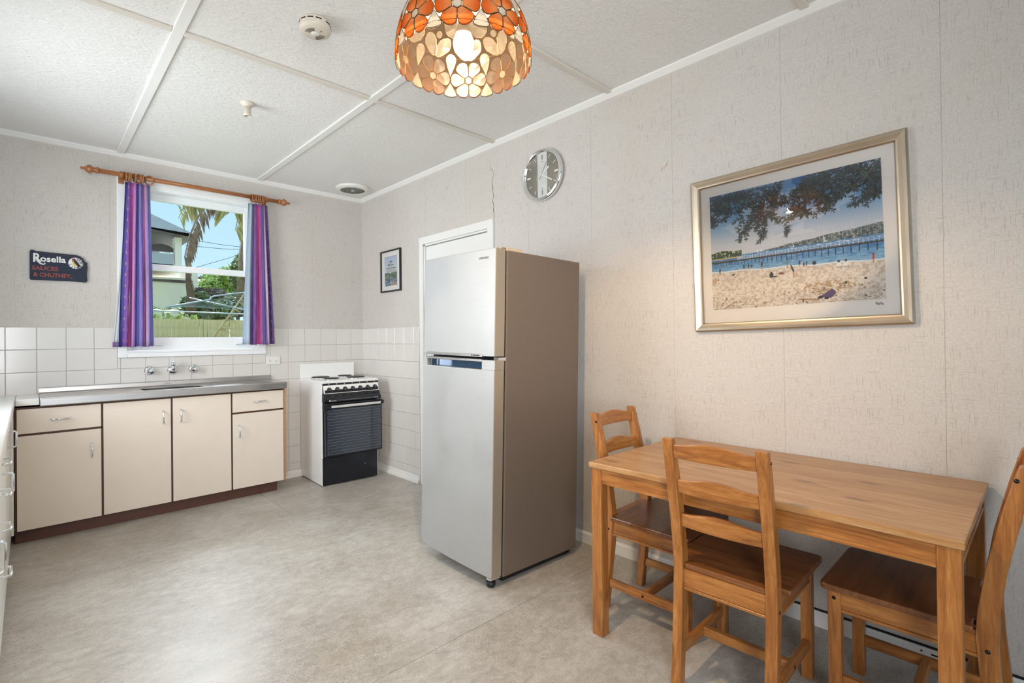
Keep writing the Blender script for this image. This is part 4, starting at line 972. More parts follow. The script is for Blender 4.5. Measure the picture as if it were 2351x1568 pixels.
drape('lining', (-1.062, -.98), (-1.095, -1.0), 1.205, 2.36, 1, M_LIN, cr_, amp0=.002, amp1=.004, y0=-.034, nu=20)

# ================================================================== framed pictures (flat prints painted here pixel by pixel)
class Paint:
    def __init__(s, w, h, seed=1):
        s.w, s.h = w, h; s.a = np.zeros((h, w, 3)); s.rng = np.random.RandomState(seed)
        s.v, s.u = np.mgrid[0:h, 0:w]; s.u = (s.u+.5)/w; s.v = (s.v+.5)/h; s.asp = w/h
    def hexc(s, c): return np.array([int(c[i:i+2], 16)/255 for i in (0, 2, 4)])
    def noise(s, fx, fy, octv=4):
        out = np.zeros((s.h, s.w)); amp = 1; tot = 0
        for o_ in range(octv):
            gx, gy = max(2, int(fx*2**o_))+2, max(2, int(fy*2**o_))+2; g_ = s.rng.rand(gy, gx)
            x = s.u*(gx-2); y = s.v*(gy-2); xi = x.astype(int); yi = y.astype(int); fx_ = x-xi; fy_ = y-yi
            fx_ = fx_*fx_*(3-2*fx_); fy_ = fy_*fy_*(3-2*fy_)
            out += amp*((g_[yi, xi]*(1-fx_)+g_[yi, xi+1]*fx_)*(1-fy_)+(g_[yi+1, xi]*(1-fx_)+g_[yi+1, xi+1]*fx_)*fy_); tot += amp; amp *= .5
        return out/tot
    def grad(s, stops, m=None):
        ps = [p for p, _ in stops]; cs = np.array([s.hexc(c) for _, c in stops])
        col = np.stack([np.interp(s.v, ps, cs[:, k]) for k in range(3)], -1); s.put(np.ones((s.h, s.w), bool) if m is None else m, col)
    def put(s, m, c, a=1.0):
        if isinstance(c, str): c = s.hexc(c)
        k = (m.astype(float)*a)[..., None]; s.a = s.a*(1-k)+np.broadcast_to(c, s.a.shape)*k
    def sub(s, cx, cy, r):
        x0, x1 = max(0, int((cx-r)*s.w)), min(s.w, int((cx+r)*s.w)+2); y0, y1 = max(0, int((cy-r*s.asp)*s.h)), min(s.h, int((cy+r*s.asp)*s.h)+2)
        return slice(y0, y1), slice(x0, x1)
    def ell(s, cx, cy, rx, ry, ang, c, a=1.0, leaf=False):
        """ellipse / leaf in units of picture width"""
        q = s.sub(cx, cy, max(rx, ry)*1.1)
        if q[0].stop <= q[0].start or q[1].stop <= q[1].start: return
        x = (s.u[q]-cx); y = (s.v[q]-cy)/s.asp; ca, sa = math.cos(ang), math.sin(ang); p = (x*ca+y*sa)/rx; t_ = (-x*sa+y*ca)/ry
        m = (np.abs(t_) < (1-p*p)) & (np.abs(p) < 1) if leaf else (p*p+t_*t_ < 1)
        col = s.hexc(c) if isinstance(c, str) else c; k = (m*a)[..., None]; s.a[q] = s.a[q]*(1-k)+col*k
    def line(s, x0, y0, x1, y1, w, c, a=1.0):
        dx, dy = x1-x0, (y1-y0)/s.asp; L = math.hypot(dx, dy)+1e-9
        cx, cy = (x0+x1)/2, (y0+y1)/2; q = s.sub(cx, cy, L/2+w+.002)
        if q[0].stop <= q[0].start or q[1].stop <= q[1].start: return
        X_ = s.u[q]-x0; Y_ = (s.v[q]-y0)/s.asp; t_ = np.clip((X_*dx+Y_*dy)/L/L, 0, 1); d_ = np.hypot(X_-t_*dx, Y_-t_*dy)
        m = np.clip(1-(d_-w/2)*s.w, 0, 1); k = (m*a)[..., None]; s.a[q] = s.a[q]*(1-k)+s.hexc(c)*k
    def rect(s, x0, y0, x1, y1, c, a=1.0): s.put((s.u > x0) & (s.u < x1) & (s.v > y0) & (s.v < y1), c, a)
    def image(s, name):
        im = bpy.data.images.new(name, s.w, s.h); px = np.ones((s.h, s.w, 4), np.float32); px[..., :3] = np.clip(s.a[::-1], 0, 1)
        im.pixels.foreach_set(px.ravel()); im.update(); im.pack(); return im
def print_mat(name, im, rough=.5):
    t = NT(name); c = t.n('TexCoord'); i = t.n('TexImage'); i.image = im; t.l(c.outputs['UV'], i.inputs[0]); t.set(i.outputs[0], rough); return t.m
def print_plane(name, mat, parent, y, w, h, cx=0, cz=0):
    me = bpy.data.meshes.new(name); me.from_pydata([(cx-w/2, y, cz-h/2), (cx+w/2, y, cz-h/2), (cx+w/2, y, cz+h/2), (cx-w/2, y, cz+h/2)], [], [(0, 1, 2, 3)])
    uv = me.uv_layers.new(name='UVMap')
    for k, q in enumerate(((0, 0), (1, 0), (1, 1), (0, 1))): uv.data[k].uv = q
    me.materials.append(mat); return link(name, me, parent)
def beach():
    p = Paint(1000, 812, 5)
    p.grad([(0, '1f5f9e'), (.12, '3f86c0'), (.28, '8fb3d3'), (.42, 'c3ccd8'), (.56, 'd5d8dd'), (1, 'd5d8dd')])
    p.put(p.noise(3, 5, 5) > .52, 'dfe1e6', .35); p.put((p.noise(4, 6, 5) > .58) & (p.v < .45), 'eceef2', .35)
    hill = .575-.115*np.clip((p.u-.22)/.78, 0, 1)**.75-.012*p.noise(14, 2, 3)
    hm = (p.v > hill) & (p.u > .18) & (p.v < .56); nz = p.noise(90, 70, 3)
    p.put(hm, '5f7077'); p.put(hm & (nz > .56), '7f8c8a'); p.put(hm & (nz < .40), '43545b'); p.put(hm & (p.noise(120, 90, 2) > .74), 'c9c4b4')
    # water
    wm = p.v > .545-.008*p.u; p.grad([(.53, '3f84bb'), (.60, '4c8fc6'), (.68, '7fb0d0'), (.76, '9dc0d4')], wm)
    p.put(wm & (p.noise(30, 160, 3) > .56), '2f6ea8', .45); p.put(wm & (p.noise(40, 200, 3) > .62), 'b9d6e6', .45)
    hl_ = .505+.02*np.abs(p.u-.1)*5-.018*p.noise(20, 3, 3); hd = (p.u < .21) & (p.v > hl_) & (p.v < .565)
    p.put(hd, '2c4a38'); n2 = p.noise(80, 60, 3); p.put(hd & (n2 > .55), '4f7346'); p.put(hd & (n2 > .66), 'cfc7ae'); p.put((p.u < .21) & (p.v > .555) & (p.v < .568), 'b9aa8d')
    # masts and boats
    for k in range(46):
        x = .35+.64*p.rng.rand(); y = .53-.02*p.rng.rand(); p.line(x, y-.05-.07*p.rng.rand()*(x > .6), x, y, .0007, 'dfe3ea', .6)
    for k in range(26): x = .3+.7*p.rng.rand(); p.ell(x, .548+.012*p.rng.rand(), .010, .0022, 0, 'e9edf0', .8)
    for x, s_ in ((.31, .018), (.335, .022), (.70, .04), (.53, .02)):
        for q in range(10): p.line(x, .545-s_*1.2+q*s_*.12, x+s_*.35*q/10, .545-s_*1.2+q*s_*.12, .002, 'f2f4f6', .9)
    # jetty
    yj = lambda x: .588-.004*x
    p.put((p.v > .580) & (p.v < .590-.001), '596069', 1); p.put((p.v > .588) & (p.v < .596), '2d3138')
    for q in (.556, .566, .576): p.line(.18, q+.006, 1, q-.006, .0016, 'e3e8ee', .9)
    x = .18
    while x < 1: p.line(x, .552, x, .585, .0018, 'e3e8ee', .85); x += .014+.012*x
    x = .0
    while x < 1.0: p.line(x, .59, x, .615+.03*x+.01*p.rng.rand(), .0022+.003*x, '26303c', .9); x += .016+.03*x
    for x in (.02, .12, .22, .33): p.line(x, .600, x+.02, .600, .004, '3a4148')
    # sand
    sh = .675+.05*p.u+.004*np.sin(p.u*22); sm_ = p.v > sh
    p.put((p.v > sh-.012) & (p.v <= sh), 'e4ebee', .9); p.grad([(.66, 'cabfb2'), (.74, 'd6ccc1'), (.86, 'e2dacf'), (1, 'dad1c6')], sm_)
    sn = p.noise(70, 60, 4); p.put(sm_ & (sn > .58), 'b8a896', .5); p.put(sm_ & (sn < .42), 'ece6dd', .6)
    for k in range(900):
        y = .74+.26*p.rng.rand()**.8; p.ell(p.rng.rand(), y, .002+.004*p.rng.rand()*(y-.6)*3, .0012+.002*(y-.6), p.rng.rand()*.6-.3, '8d7355', .3+.35*p.rng.rand())
    for k in range(70): y = .88+.12*p.rng.rand(); p.ell(p.rng.rand(), y, .006*p.rng.rand()+.002, .0028, p.rng.rand()-.5, '4a3c30', .8)
    p.put((((p.u-.72)/.14)**2+((p.v-.885)/.05)**2 < 1) & (p.noise(90, 90, 2) > .55), 'a8875c', .7)
    # people, small
    def man(x, y, h, top, bot='c79a7c', lean=0):
        p.line(x, y, x+.002, y-h*.45, .0042, bot); p.line(x+.004, y, x+.004, y-h*.45, .0032, bot); p.line(x+.002, y-h*.42, x+.003+lean, y-h*.82, .0085, top); p.ell(x+.003+lean*1.2, y-h*.93, .0034, .0042, 0, '3c2c25')
    for q in ((.055, .695, .05, '2f3a46'), (.22, .672, .035, '35404c'), (.25, .672, .033, '35404c'), (.27, .672, .03, '3d4a55'), (.335, .690, .065, '2b3140'), (.49, .705, .07, '6f8e86'), (.56, .70, .04, '3c4856'), (.60, .708, .036, '4c5560'), (.585, .71, .03, '4c5560'), (.945, .735, .07, 'c2492f')): man(*q)
    man(.525, .775, .095, '30343f', 'c58f6c', -.012); p.line(.53, .775, .575, .782, .003, 'b58f68')
    p.ell(.395, .748, .012, .018, .2, '232a33'); p.ell(.41, .762, .022, .004, 0, '2e4a63'); p.ell(.394, .728, .005, .005, 0, '2c2018'); p.ell(.455, .742, .018, .007, .15, '7a4a46')
    p.ell(.645, .690, .011, .012, 0, '2a2f3c')
    for x in (.775, .812): p.ell(x, .722, .012, .020, 0, 'e9ecec'); p.ell(x, .698, .007, .008, 0, '5a4538'); p.line(x-.012, .742, x+.015, .742, .003, '8f7a66')
    p.ell(.02, .745, .016, .022, .5, 'c4a98b'); p.ell(.045, .74, .005, .004, 0, '333333'); p.ell(.15, .71, .010, .005, 0, '2b2b2e')
    for x, y in ((.90, .835), (.80, .855)): p.rect(x, y, x+.014, y+.014, '24352f')
    # cloth, sunglasses, stick
    for k in range(40):
        t_ = k/40; p.line(.66+.05*t_, .965-.02*t_, .735+.015*math.sin(t_*4), .905+.06*t_, .008, ('5b4a78', '4a3b66', '6d5a8c')[k % 3], .9)
    p.ell(.672, .957, .012, .008, 0, '1d1a22'); p.ell(.705, .966, .013, .008, 0, '1d1a22'); p.line(.555, .962, .66, .972, .008, 'a98a63'); p.line(.575, .965, .575, .985, .006, '4a3a2c'); p.line(.13, .965, .08, .995, .003, '6b5640')
    # foliage hanging in from above
    def branch(x, y, ang, L, n, leaf, col='26333a', depth=0):
        px_, py_ = x, y
        for k in range(n):
            ang += p.rng.randn()*.16+.02; nx, ny = px_+math.cos(ang)*L, py_+math.sin(ang)*L*p.asp; p.line(px_, py_, nx, ny, .0022 if depth == 0 else .0013, '3b4247')
            for j in range(7):
                a_ = ang+p.rng.uniform(-1.5, 1.5); ll = leaf*p.rng.uniform(.6, 1.2); p.ell(nx+math.cos(a_)*ll, ny+math.sin(a_)*ll*p.asp, ll, ll*.2, a_, (col, '35464c', '1c262d', '4b5e60')[p.rng.randint(4)], .95, True)
            if depth < 2 and p.rng.rand() < .5: branch(nx, ny, ang+p.rng.choice([-1, 1])*p.rng.uniform(.4, 1.1), L*.8, int(n*.6), leaf, col, depth+1)
            px_, py_ = nx, ny
    for k in range(11): branch(.62+.40*p.rng.rand(), -.03, PI/2+p.rng.uniform(-.5, .5), .024, 9, .012)
    for k in range(7): branch(.45+.3*p.rng.rand(), -.03, PI/2+p.rng.uniform(-.4, .3), .022, 6, .011)
    for k in range(4): branch(.22+.2*p.rng.rand(), -.02, PI/2+p.rng.uniform(-.3, .3), .028, 10, .012)
    for k in range(5): branch(-.02, .05+.2*p.rng.rand(), p.rng.uniform(-.3, .6), .02, 5, .011)
    for x, y in ((.10, .02), (.15, .03), (.20, .02)):
        for j in range(4): a_ = PI/2+p.rng.uniform(-.5, .5); p.ell(x+j*.012, y+.03, .030, .009, a_, '1f3a40', 1, True)
    for x, y in ((.57, .26), (.60, .29), (.68, .19), (.72, .24), (.90, .05), (.94, .12), (.86, .16), (.97, .24)):
        for j in range(7): a_ = j*2*PI/7+p.rng.rand()*.5; p.ell(x+math.cos(a_)*.024, y+math.sin(a_)*.024*p.asp, .026, .0075, a_, ('2b3a3a', '46544c', '1f2c31')[j % 3], 1, True)
    p.line(1.0, -.01, .92, .12, .005, '6e6a5e'); p.line(.92, .12, .80, .20, .0035, '6e6a5e'); p.line(.35, .02, .40, .12, .003, '5b5a52')
    return p.image('beach_print')
M_GOLD = steel('champagne_frame', 'c4b6a2', .36, 1, strk=.10); M_GOLDZ = steel('champagne_frame_upright', 'c4b6a2', .36, 2, strk=.10); M_GOLDX = steel('champagne_frame_level', 'c4b6a2', .36, 0, strk=.10)
M_MAT = plain('white_mount_board', 'eeeae5', .7, 0, .008)
def frame(parent, w, h, fw, prof, mh, mv):
    """mitred frame, members as parts; prof: (inset, depth) pairs from outer edge inwards"""
    n = len(prof)
    for k in range(4):
        mb = MB(); vs = []
        for (ins, dep) in prof:
            x, z = w/2-ins, h/2-ins
            c = {0: ((-x, -dep, z), (x, -dep, z)), 1: ((x, -dep, z), (x, -dep, -z)), 2: ((x, -dep, -z), (-x, -dep, -z)), 3: ((-x, -dep, -z), (-x, -dep, z))}[k]; vs += c
        mb.add(vs, [(i*2, i*2+1, (i+1)*2+1, (i+1)*2) for i in range(n-1)]+[tuple(i*2 for i in range(n))[::-1], tuple(i*2+1 for i in range(n)), (0, (n-1)*2, (n-1)*2+1, 1)])
        mb.build('frame_rail', mh if k % 2 == 0 else mv, parent)
pw, ph_ = .836, .733
pc = thing('beach_picture', 'large beach painting in a champagne-coloured frame on the wall above the table', 'picture', (0, -3.817, 1.6125), (0, R(-1.15), -PI/2))
frame(pc, pw, ph_, .04, [(0, 0), (0, .024), (.006, .030), (.016, .031), (.030, .024), (.036, .022), (.040, .016), (.040, .004)], M_GOLDX, M_GOLDZ)
MB().box(-pw/2+.02, pw/2-.02, -.009, -.003, -ph_/2+.02, ph_/2-.02).build('mount_board', M_MAT, pc)
aw, ah = .668, .545
print_plane('print', print_mat('beach_print', beach()), pc, -.0096, aw, ah, 0, .008)
t = NT('picture_glass'); t.t.nodes.remove(t.b); tr = t.n('BsdfTransparent'); gl = t.n('BsdfGlossy'); gl.inputs['Roughness'].default_value = .012; fr = t.n('Fresnel'); fr.inputs[0].default_value = 1.8; ms = t.n('MixShader')
t.l(fr.outputs[0], ms.inputs[0]); t.l(tr.outputs[0], ms.inputs[1]); t.l(gl.outputs[0], ms.inputs[2]); t.l(ms.outputs[0], t.o.inputs[0]); M_PICG = t.m
print_plane('glass', M_PICG, pc, -.014, pw-.078, ph_-.078)
MB().tube([(.300+.0016*k, -.0100, -.283+(.005 if k % 2 else -.005)*(1 if k % 5 else .3)+(.004 if k in (1, 2) else 0)) for k in range(17)], .0007, 4).build('signature', M_INK, pc)
def hotel():
    p = Paint(240, 330, 3); p.grad([(0, 'bcc9dc'), (.4, 'd9dde6'), (1, 'd9dde6')])
    for (x0, x1, y0, y1) in ((.40, .62, .18, .27), (.27, .75, .29, .38), (.14, .90, .40, .56)):
        p.rect(x0, y0, x1, y1, 'd9d9d0'); p.rect(x0-.02, y0-.012, x1+.02, y0+.016, '50686b'); n = int((x1-x0)*16)
        for k in range(n): p.rect(x0+(k+.3)*(x1-x0)/n, y0+.035, x0+(k+.62)*(x1-x0)/n, y1-.015, '7a8586')
    p.ell(.32, .26, .05, .04, 0, '4f7478'); p.ell(.52, .16, .04, .03, 0, '4f7478'); p.rect(.44, .56, .50, .64, 'e5e5de')
    g_ = p.noise(20, 26, 3); m = (p.v > .54+.05*p.noise(6, 2, 2)) & ((p.u < .42) | (p.u > .52) | (p.v > .6)); p.put(m, '5d7a66'); p.put(m & (g_ > .55), '3d574c'); p.put(m & (g_ < .42), '87a184')
    b_ = p.v > .78; p.put(b_ & (g_ > .48), '2d5295'); p.put(b_ & (p.noise(30, 36, 2) > .62), 'c7cbe6'); p.put((p.v > .88) & (p.u > .5) & (p.noise(24, 30, 2) > .55), 'e0bb55')
    for k in range(30): p.ell(.45+.3*p.rng.rand(), .68+.14*p.rng.rand(), .012, .02, 0, ('e9e4ea', 'd9b9b0', '7f7fa6')[k % 3])
    p.put((p.u < .35) & (p.v > .66) & (p.v < .76) & (g_ > .5), 'a67f7c'); return p.image('garden_print')
sp2 = thing('garden_picture', 'small black-framed print of a verandahed building beside the refrigerator', 'picture', (0, -.549, 1.841), (0, 0, -PI/2))
frame(sp2, .340, .380, .014, [(0, 0), (0, .018), (.002, .020), (.011, .020), (.013, .018), (.013, .004)], M_BLACKP, M_BLACKP)
MB().box(-.165, .165, -.008, -.002, -.185, .185).build('mount_board', M_MAT, sp2)
print_plane('print', print_mat('garden_print', hotel()), sp2, -.0086, .204, .262)
MB().box(-.104, .104, -.0084, -.0081, -.133, .133).build('print_border', M_INK, sp2)
print_plane('glass', M_PICG, sp2, -.012, .314, .354)

# ================================================================== outside the kitchen window
M_RENDERW = plain('pale_rendered_wall', 'fff6e6', .8, 0, .03, 3); M_ROOFG = plain('grey_metal_roof', 'b8bcc4', .5, 0, .08, 8); M_EAVE = plain('brown_fascia', '5c534c', .6)
M_SHADE = plain('balcony_recess_shaded', 'bcc2c6', .7, 0, .05, 3); M_TERRA = plain('terracotta_tiles', '9a5a44', .8, 0, .2, 12); M_BAL = plain('balcony_front', 'b9bdc2', .6, 0, .05, 2)  # recess wall greyed: the balcony's shade is put into its colour
def quadbox(mb, a, b, Y0, Y1, mi=0):
    """box between two view corners a=(px,py) upper left and b lower right, taken on the plane Y0, running back to Y1"""
    p, q = at(*a, Y0), at(*b, Y0); return mb.box(p.x, q.x, Y0, Y1, q.z, p.z, mi=mi)
gd = struct('ground', MB().box(-14, 30, .13, 60, -.8, -.15), plain('backyard_grass', '6f7d45', .9, 0, .3, 2), 'grass of the back yard')
hs = thing('neighbour_house', 'white two-storey neighbouring house with a balcony, seen through the window', 'house', (0, 14, -1))
def ob(name, mb, mat, par, label=None):
    o_ = mb.build(name, mat, None, label=label); o_.parent = par; o_.matrix_parent_inverse = Matrix.Translation(-Vector(par.location)); return o_
Y = 14.0; G = lambda px, py, Y_=Y: at(px, py, Y_)
mb = MB(); p, q = G(435, 640), G(300, 790); mb.box(q.x-2, p.x, Y, Y+5, -1.0, p.z); p2 = G(458, 620); mb.box(p.x-.02, p2.x, Y+.25, Y+5, -1.0, p2.z); ob('wall', mb, M_RENDERW, hs)
mb = MB(); p, q = G(300, 641), G(435, 647); mb.box(p.x-2, q.x+.08, Y-.05, Y, q.z-.05, q.z+.03); ob('string_course', mb, M_EAVE, hs)
mb = MB(); p, q = G(300, 612), G(417, 624); mb.box(p.x-2, q.x, Y-1.2, Y+2, q.z, p.z); ob('balcony_slab', mb, M_RENDERW, hs)
mb = MB(); p, q = G(300, 574, Y-1.2), G(398, 612, Y-1.2); mb.box(p.x-2, q.x, Y-1.2, Y-1.1, q.z, p.z); ob('balcony_front', mb, M_BAL, hs)
mb = MB(); p, q = G(401, 534, Y-1.2), G(417, 612, Y-1.2); mb.box(p.x, q.x, Y-1.25, Y-.9, q.z-.1, p.z+.1); ob('pillar', mb, M_RENDERW, hs)
mb = MB(); p, q = G(300, 520), G(383, 615); mb.box(p.x-2, q.x, Y+1.2, Y+4, q.z, p.z); ob('upper_wall', mb, M_SHADE, hs)
mb = MB(); p, q = G(357, 540), G(364, 575); mb.box(p.x, q.x, Y+1.15, Y+1.2, q.z, p.z); ob('window', mb, M_DARK, hs)
a, b, c_, d_ = G(320, 478, Y-1.6), G(447, 538, Y-1.6), G(447, 545, Y-1.6), G(320, 528, Y-1.6)
mb = MB(); mb.add([a, b, b+Vector((0, .0, -.10)), d_+Vector((0, 0, .10)), a+Vector((0, 5, 1.0)), b+Vector((0, 5, .2))], [(0, 1, 2, 3), (0, 4, 5, 1)]); ob('roof', mb, M_ROOFG, hs)
mb = MB(); mb.add([d_+Vector((0, 0, .14)), b+Vector((0, 0, 0)), c_, d_, d_+Vector((0, 3.5, 0)), c_+Vector((0, 3.5, 0)), b+Vector((0, 3.5, 0))], [(0, 1, 2, 3), (3, 2, 5, 4), (1, 6, 5, 2)]); ob('eave', mb, M_EAVE, hs)
mb = MB(); cpt = G(370, 577, Y-1.0); mb.tube([cpt+Vector((math.cos(a_)*.34, 0, math.sin(a_)*.22-.02)) for a_ in np.linspace(.1, 3.04, 12)]+[cpt+Vector((-.34, 0, -.1)), cpt+Vector((.34, 0, -.1))], .02, 6); mb.add([cpt+Vector((math.cos(a_)*.34, .01, math.sin(a_)*.22-.02)) for a_ in np.linspace(.1, 3.04, 12)], [tuple(range(12))]); ob('covered_barbecue', mb, M_EAVE, hs)
h2 = thing('distant_house', 'low white house with a terracotta tile roof beyond the trees', 'house', (0, 30, -1))
p, q = G(452, 662, 30), G(505, 700, 30); mb = MB(); mb.box(p.x, q.x, 30, 34, -1, p.z); ob('wall', mb, M_RENDERW, h2)
p, q, r0 = G(448, 664, 29.6), G(505, 664, 29.6), G(462, 641, 33); mb = MB(); mb.add([p, q, q+Vector((-1, 3.5, 1.0)), r0, p+Vector((0, 3, 0))], [(0, 1, 2, 3), (0, 3, 4)]); ob('roof', mb, M_TERRA, h2)
# paling fence, one paling at a time
fn = thing('back_fence', 'weathered olive-grey paling fence across the back yard', 'fence', (0, 8.5, -1))
M_FENCE = plain('weathered_paling', 'dccb98', .85, 0, .16, 6)
Yf = 8.5; pl_ = at(330, 731, Yf); pr_ = at(640, 737, Yf); x = pl_.x; rg = random.Random(3); PM = []
for k in range(4): PM.append(MB().box(-.036, .036, -.009, .009, -1.87, rg.uniform(-.01, .03), .002).mesh('paling', M_FENCE))
while x < pr_.x:
    zt_ = pl_.z+(pr_.z-pl_.z)*(x-pl_.x)/(pr_.x-pl_.x)
    o_ = link('paling', PM[rg.randrange(4)], fn, (x, rg.uniform(-.012, .012), 1+zt_), (0, rg.uniform(-.012, .012), rg.uniform(-.15, .15))); x += .078
MB().box(pl_.x, pr_.x, .01, .05, 1.0+.2, 1.0+.27).box(pl_.x, pr_.x, .01, .05, 1.0+.95, 1.0+1.02).build('rail', M_FENCE, fn)
# foliage
def leaf_mat(name, a, b):
    t = NT(name); v = t.n('ObjectInfo'); nz = t.noise(t.coord(), 9, 2); col = t.ramp(nz, [(.3, srgb(a)), (.7, srgb(b))]); t.set(col, .6)
    return t.m
M_LEAFA = leaf_mat('dark_hedge_leaf', '5d6a45', '8c9a60'); M_LEAFB = leaf_mat('bright_leaf', '98b058', 'c8d880'); M_LEAFC = leaf_mat('olive_leaf', '7c8a54', 'a9b578'); M_BARK = plain('palm_bark', '6e5847', .9, 0, .25, 14)
M_FROND = leaf_mat('palm_leaf', 'a39c62', 'cdbf80'); M_DEADF = leaf_mat('dead_palm_leaf', '7a604c', 'a08468'); M_STRAW = leaf_mat('dry_straw', 'a98f5c', 'cdb582')
def foliage(par, c, rx, ry, rz, n, size, mat, name='foliage'):
    vs = []; fs = []; rg_ = random.Random(int(abs(c.x*100+c.z*37))+n)
    lob = [(Vector((rg_.gauss(0, .45), rg_.gauss(0, .4), rg_.gauss(0, .4))), rg_.uniform(.35, .6)) for _ in range(9)]
    for _ in range(n):
        l, rr_ = rg_.choice(lob); d = Vector((rg_.gauss(0, 1), rg_.gauss(0, 1), rg_.gauss(0, 1))).normalized()*rr_*rg_.uniform(.6, 1)
        p = l+d; p = c+Vector((p.x*rx, p.y*ry, p.z*rz)); u_ = Vector((rg_.gauss(0, 1), rg_.gauss(0, 1), rg_.gauss(0, 1))).normalized(); w_ = u_.orthogonal().normalized()
        s_ = size*rg_.uniform(.6, 1.3); b = len(vs); vs += [p-u_*s_, p+w_*s_*.45, p+u_*s_, p-w_*s_*.45]; fs.append((b, b+1, b+2, b+3))
    me = bpy.data.meshes.new(name); me.from_pydata([v-Vector(par.location) for v in vs], [], fs); me.materials.append(mat)
    return tag(link(name, me, par), kind='stuff')
def tree(name, label, px, py, Y_, w_, h_, n, size, mat, cat='tree', group=None):
    c = at(px, py, Y_); k = (Y_-CP.y)*1.5/FPX; t_ = thing(name, label, cat, (c.x, Y_, -1), group=group)
    foliage(t_, c, w_*k/2, w_*k/2.4, h_*k/2, n, size, mat)
    MB().tube([(0, 0, 0), (.05, 0, (c.z+1)*.5), (0, 0, c.z+1)], [.12, .09, .05], 7).build('trunk', M_BARK, t_); return t_
tree('leafy_tree', 'bright green rounded tree above the red-roofed house', 505, 658, 19, 56, 44, 2800, .15, M_LEAFB)
tree('dark_tree', 'tall grey-green tree at the right of the window view', 560, 626, 17, 44, 60, 2400, .13, M_LEAFC)
tree('distant_tree', 'low dark tree on the skyline behind the terracotta roof', 476, 646, 36, 36, 14, 900, .25, M_LEAFC)
tree('hedge', 'dark dense hedge behind the back fence', 470, 706, 11.2, 52, 46, 3200, .085, M_LEAFA, 'hedge')
tree('hedge', 'darker dense hedge behind the fence at the right', 545, 702, 14.6, 92, 54, 3600, .09, M_LEAFA, 'hedge')
tree('shrub', 'brown-green shrub in front of the terracotta-roofed house', 482, 676, 12.9, 36, 20, 1200, .11, plain('brownish_leaf', '77695a', .8, 0, .25))
# small pawpaw plant over the fence
pp = at(373, 722, 9.4); pw_ = thing('pawpaw_plant', 'small pawpaw plant standing above the fence by the white wall', 'plant', (pp.x, 9.4, -1))
MB().tube([(0, 0, 0), (.02, 0, pp.z+1-.05), (0, 0, pp.z+1.15)], [.03, .025, .015], 6).build('stem', M_LEAFC, pw_)
for k in range(11):
    a_ = k*2.4; L_ = .30+.05*(k % 3); tip = Vector((math.cos(a_)*L_, math.sin(a_)*L_, .10-.06*(k % 3))); b0 = Vector((0, 0, pp.z+1.08)); mb = MB(); mb.tube([b0, b0+tip*.6+Vector((0, 0, .06)), b0+tip], .006, 4)
    for j in range(7):
        q = -1.2+j*.4; d = Vector((math.cos(a_+q), math.sin(a_+q), -.35)).normalized()*.13; n_ = Vector((-d.y, d.x, 0)).normalized()*.018; e0 = b0+tip; mb.add([e0, e0+d*.5+n_, e0+d, e0+d*.5-n_], [(0, 1, 2, 3)])
    mb.build('leaf', M_LEAFC, pw_)
for k, (px, py) in enumerate(((356, 731), (387, 733), (415, 731), (444, 730))):
    c = at(px, py, 8.9); t_ = thing('weed', ('leftmost bright weed tuft on the fence top, at the curtain edge', 'second weed tuft from the left, beside the pawpaw plant', 'third weed tuft on the fence top, by the white wall corner', 'rightmost weed tuft on the fence top, below the palm stalk')[k], 'plant', (c.x, 8.9, -1), group='weeds along the fence'); foliage(t_, c, .10, .1, .1, 120, .045, M_LEAFB)
# palm: trunk out of sight to the right, hanging fronds
pm = thing('palm_tree', 'date palm with drooping green and dead brown fronds beyond the window', 'palm', (at(592, 600, 6.5).x, 6.5, -1))
def frond(par, pts, Y_, L0, mat, dens=34, droop=1.0, wid=.0075, side=(1, 1), name='frond'):
    P3 = [at(x, y, Y_)-Vector(par.location) for x, y in pts]; mb = MB(); n = int(dens*.62); wid = min(wid, .0065); rg_ = random.Random(int(pts[0][0]*7+pts[-1][1])); m = len(P3)-1
    mb.tube(P3, [.022-.016*i/m for i in range(m+1)], 5)
    for i in range(n):
        t_ = (i+.5)/n*m; k = min(int(t_), m-1); p = P3[k].lerp(P3[k+1], t_-k); dirv = (P3[k+1]-P3[k]).normalized()
        for sg in side:
            if sg == 0: continue
            L = L0*(.55+.45*math.sin(PI*min(1, (i+4)/n)))*rg_.uniform(.8, 1.15); out_ = Vector((sg*(.55+rg_.uniform(-.1, .1)), rg_.uniform(-.5, .5), .05))+dirv*.55; out_.normalize()
            e1 = p+out_*L*.45; e2 = e1+(out_*.35+Vector((0, 0, -1))*droop).normalized()*L*.6; w_ = Vector((0, wid, 0)) if rg_.random() < .3 else Vector((wid*.7, wid*.4, wid*.3))
            mb.add([p, e1+w_, e2, e1-w_], [(0, 1, 2), (0, 2, 3)])
    mb.build(name, mat, par)
k_ = .62
frond(pm, [(566, 430), (545, 462), (535, 480), (560, 520)][:3], 6.5, .62, M_FROND, 30)
frond(pm, [(600, 455), (570, 468), (548, 490), (540, 530)], 6.5, .66, M_FROND, 40)
frond(pm, [(600, 448), (560, 455), (530, 470), (512, 500)], 6.4, .62, M_FROND, 40, side=(-1, -1))
frond(pm, [(600, 470), (575, 492), (562, 530), (556, 600)], 6.6, .62, M_FROND, 46, 1.4)
frond(pm, [(610, 500), (585, 520), (572, 560), (566, 640)], 6.7, .55, M_STRAW, 40, 1.6)
frond(pm, [(520, 430), (470, 446), (436, 452), (405, 470)], 6.2, .42, M_FROND, 34, 1.1, .012)
frond(pm, [(470, 440), (440, 455), (425, 468), (410, 500)], 6.2, .46, M_FROND, 30, 1.2, .012)
frond(pm, [(500, 440), (478, 466), (452, 502), (434, 545), (424, 590), (428, 616)], 6.0, .34, M_DEADF, 80, 1.9, .012, name='dead_frond')
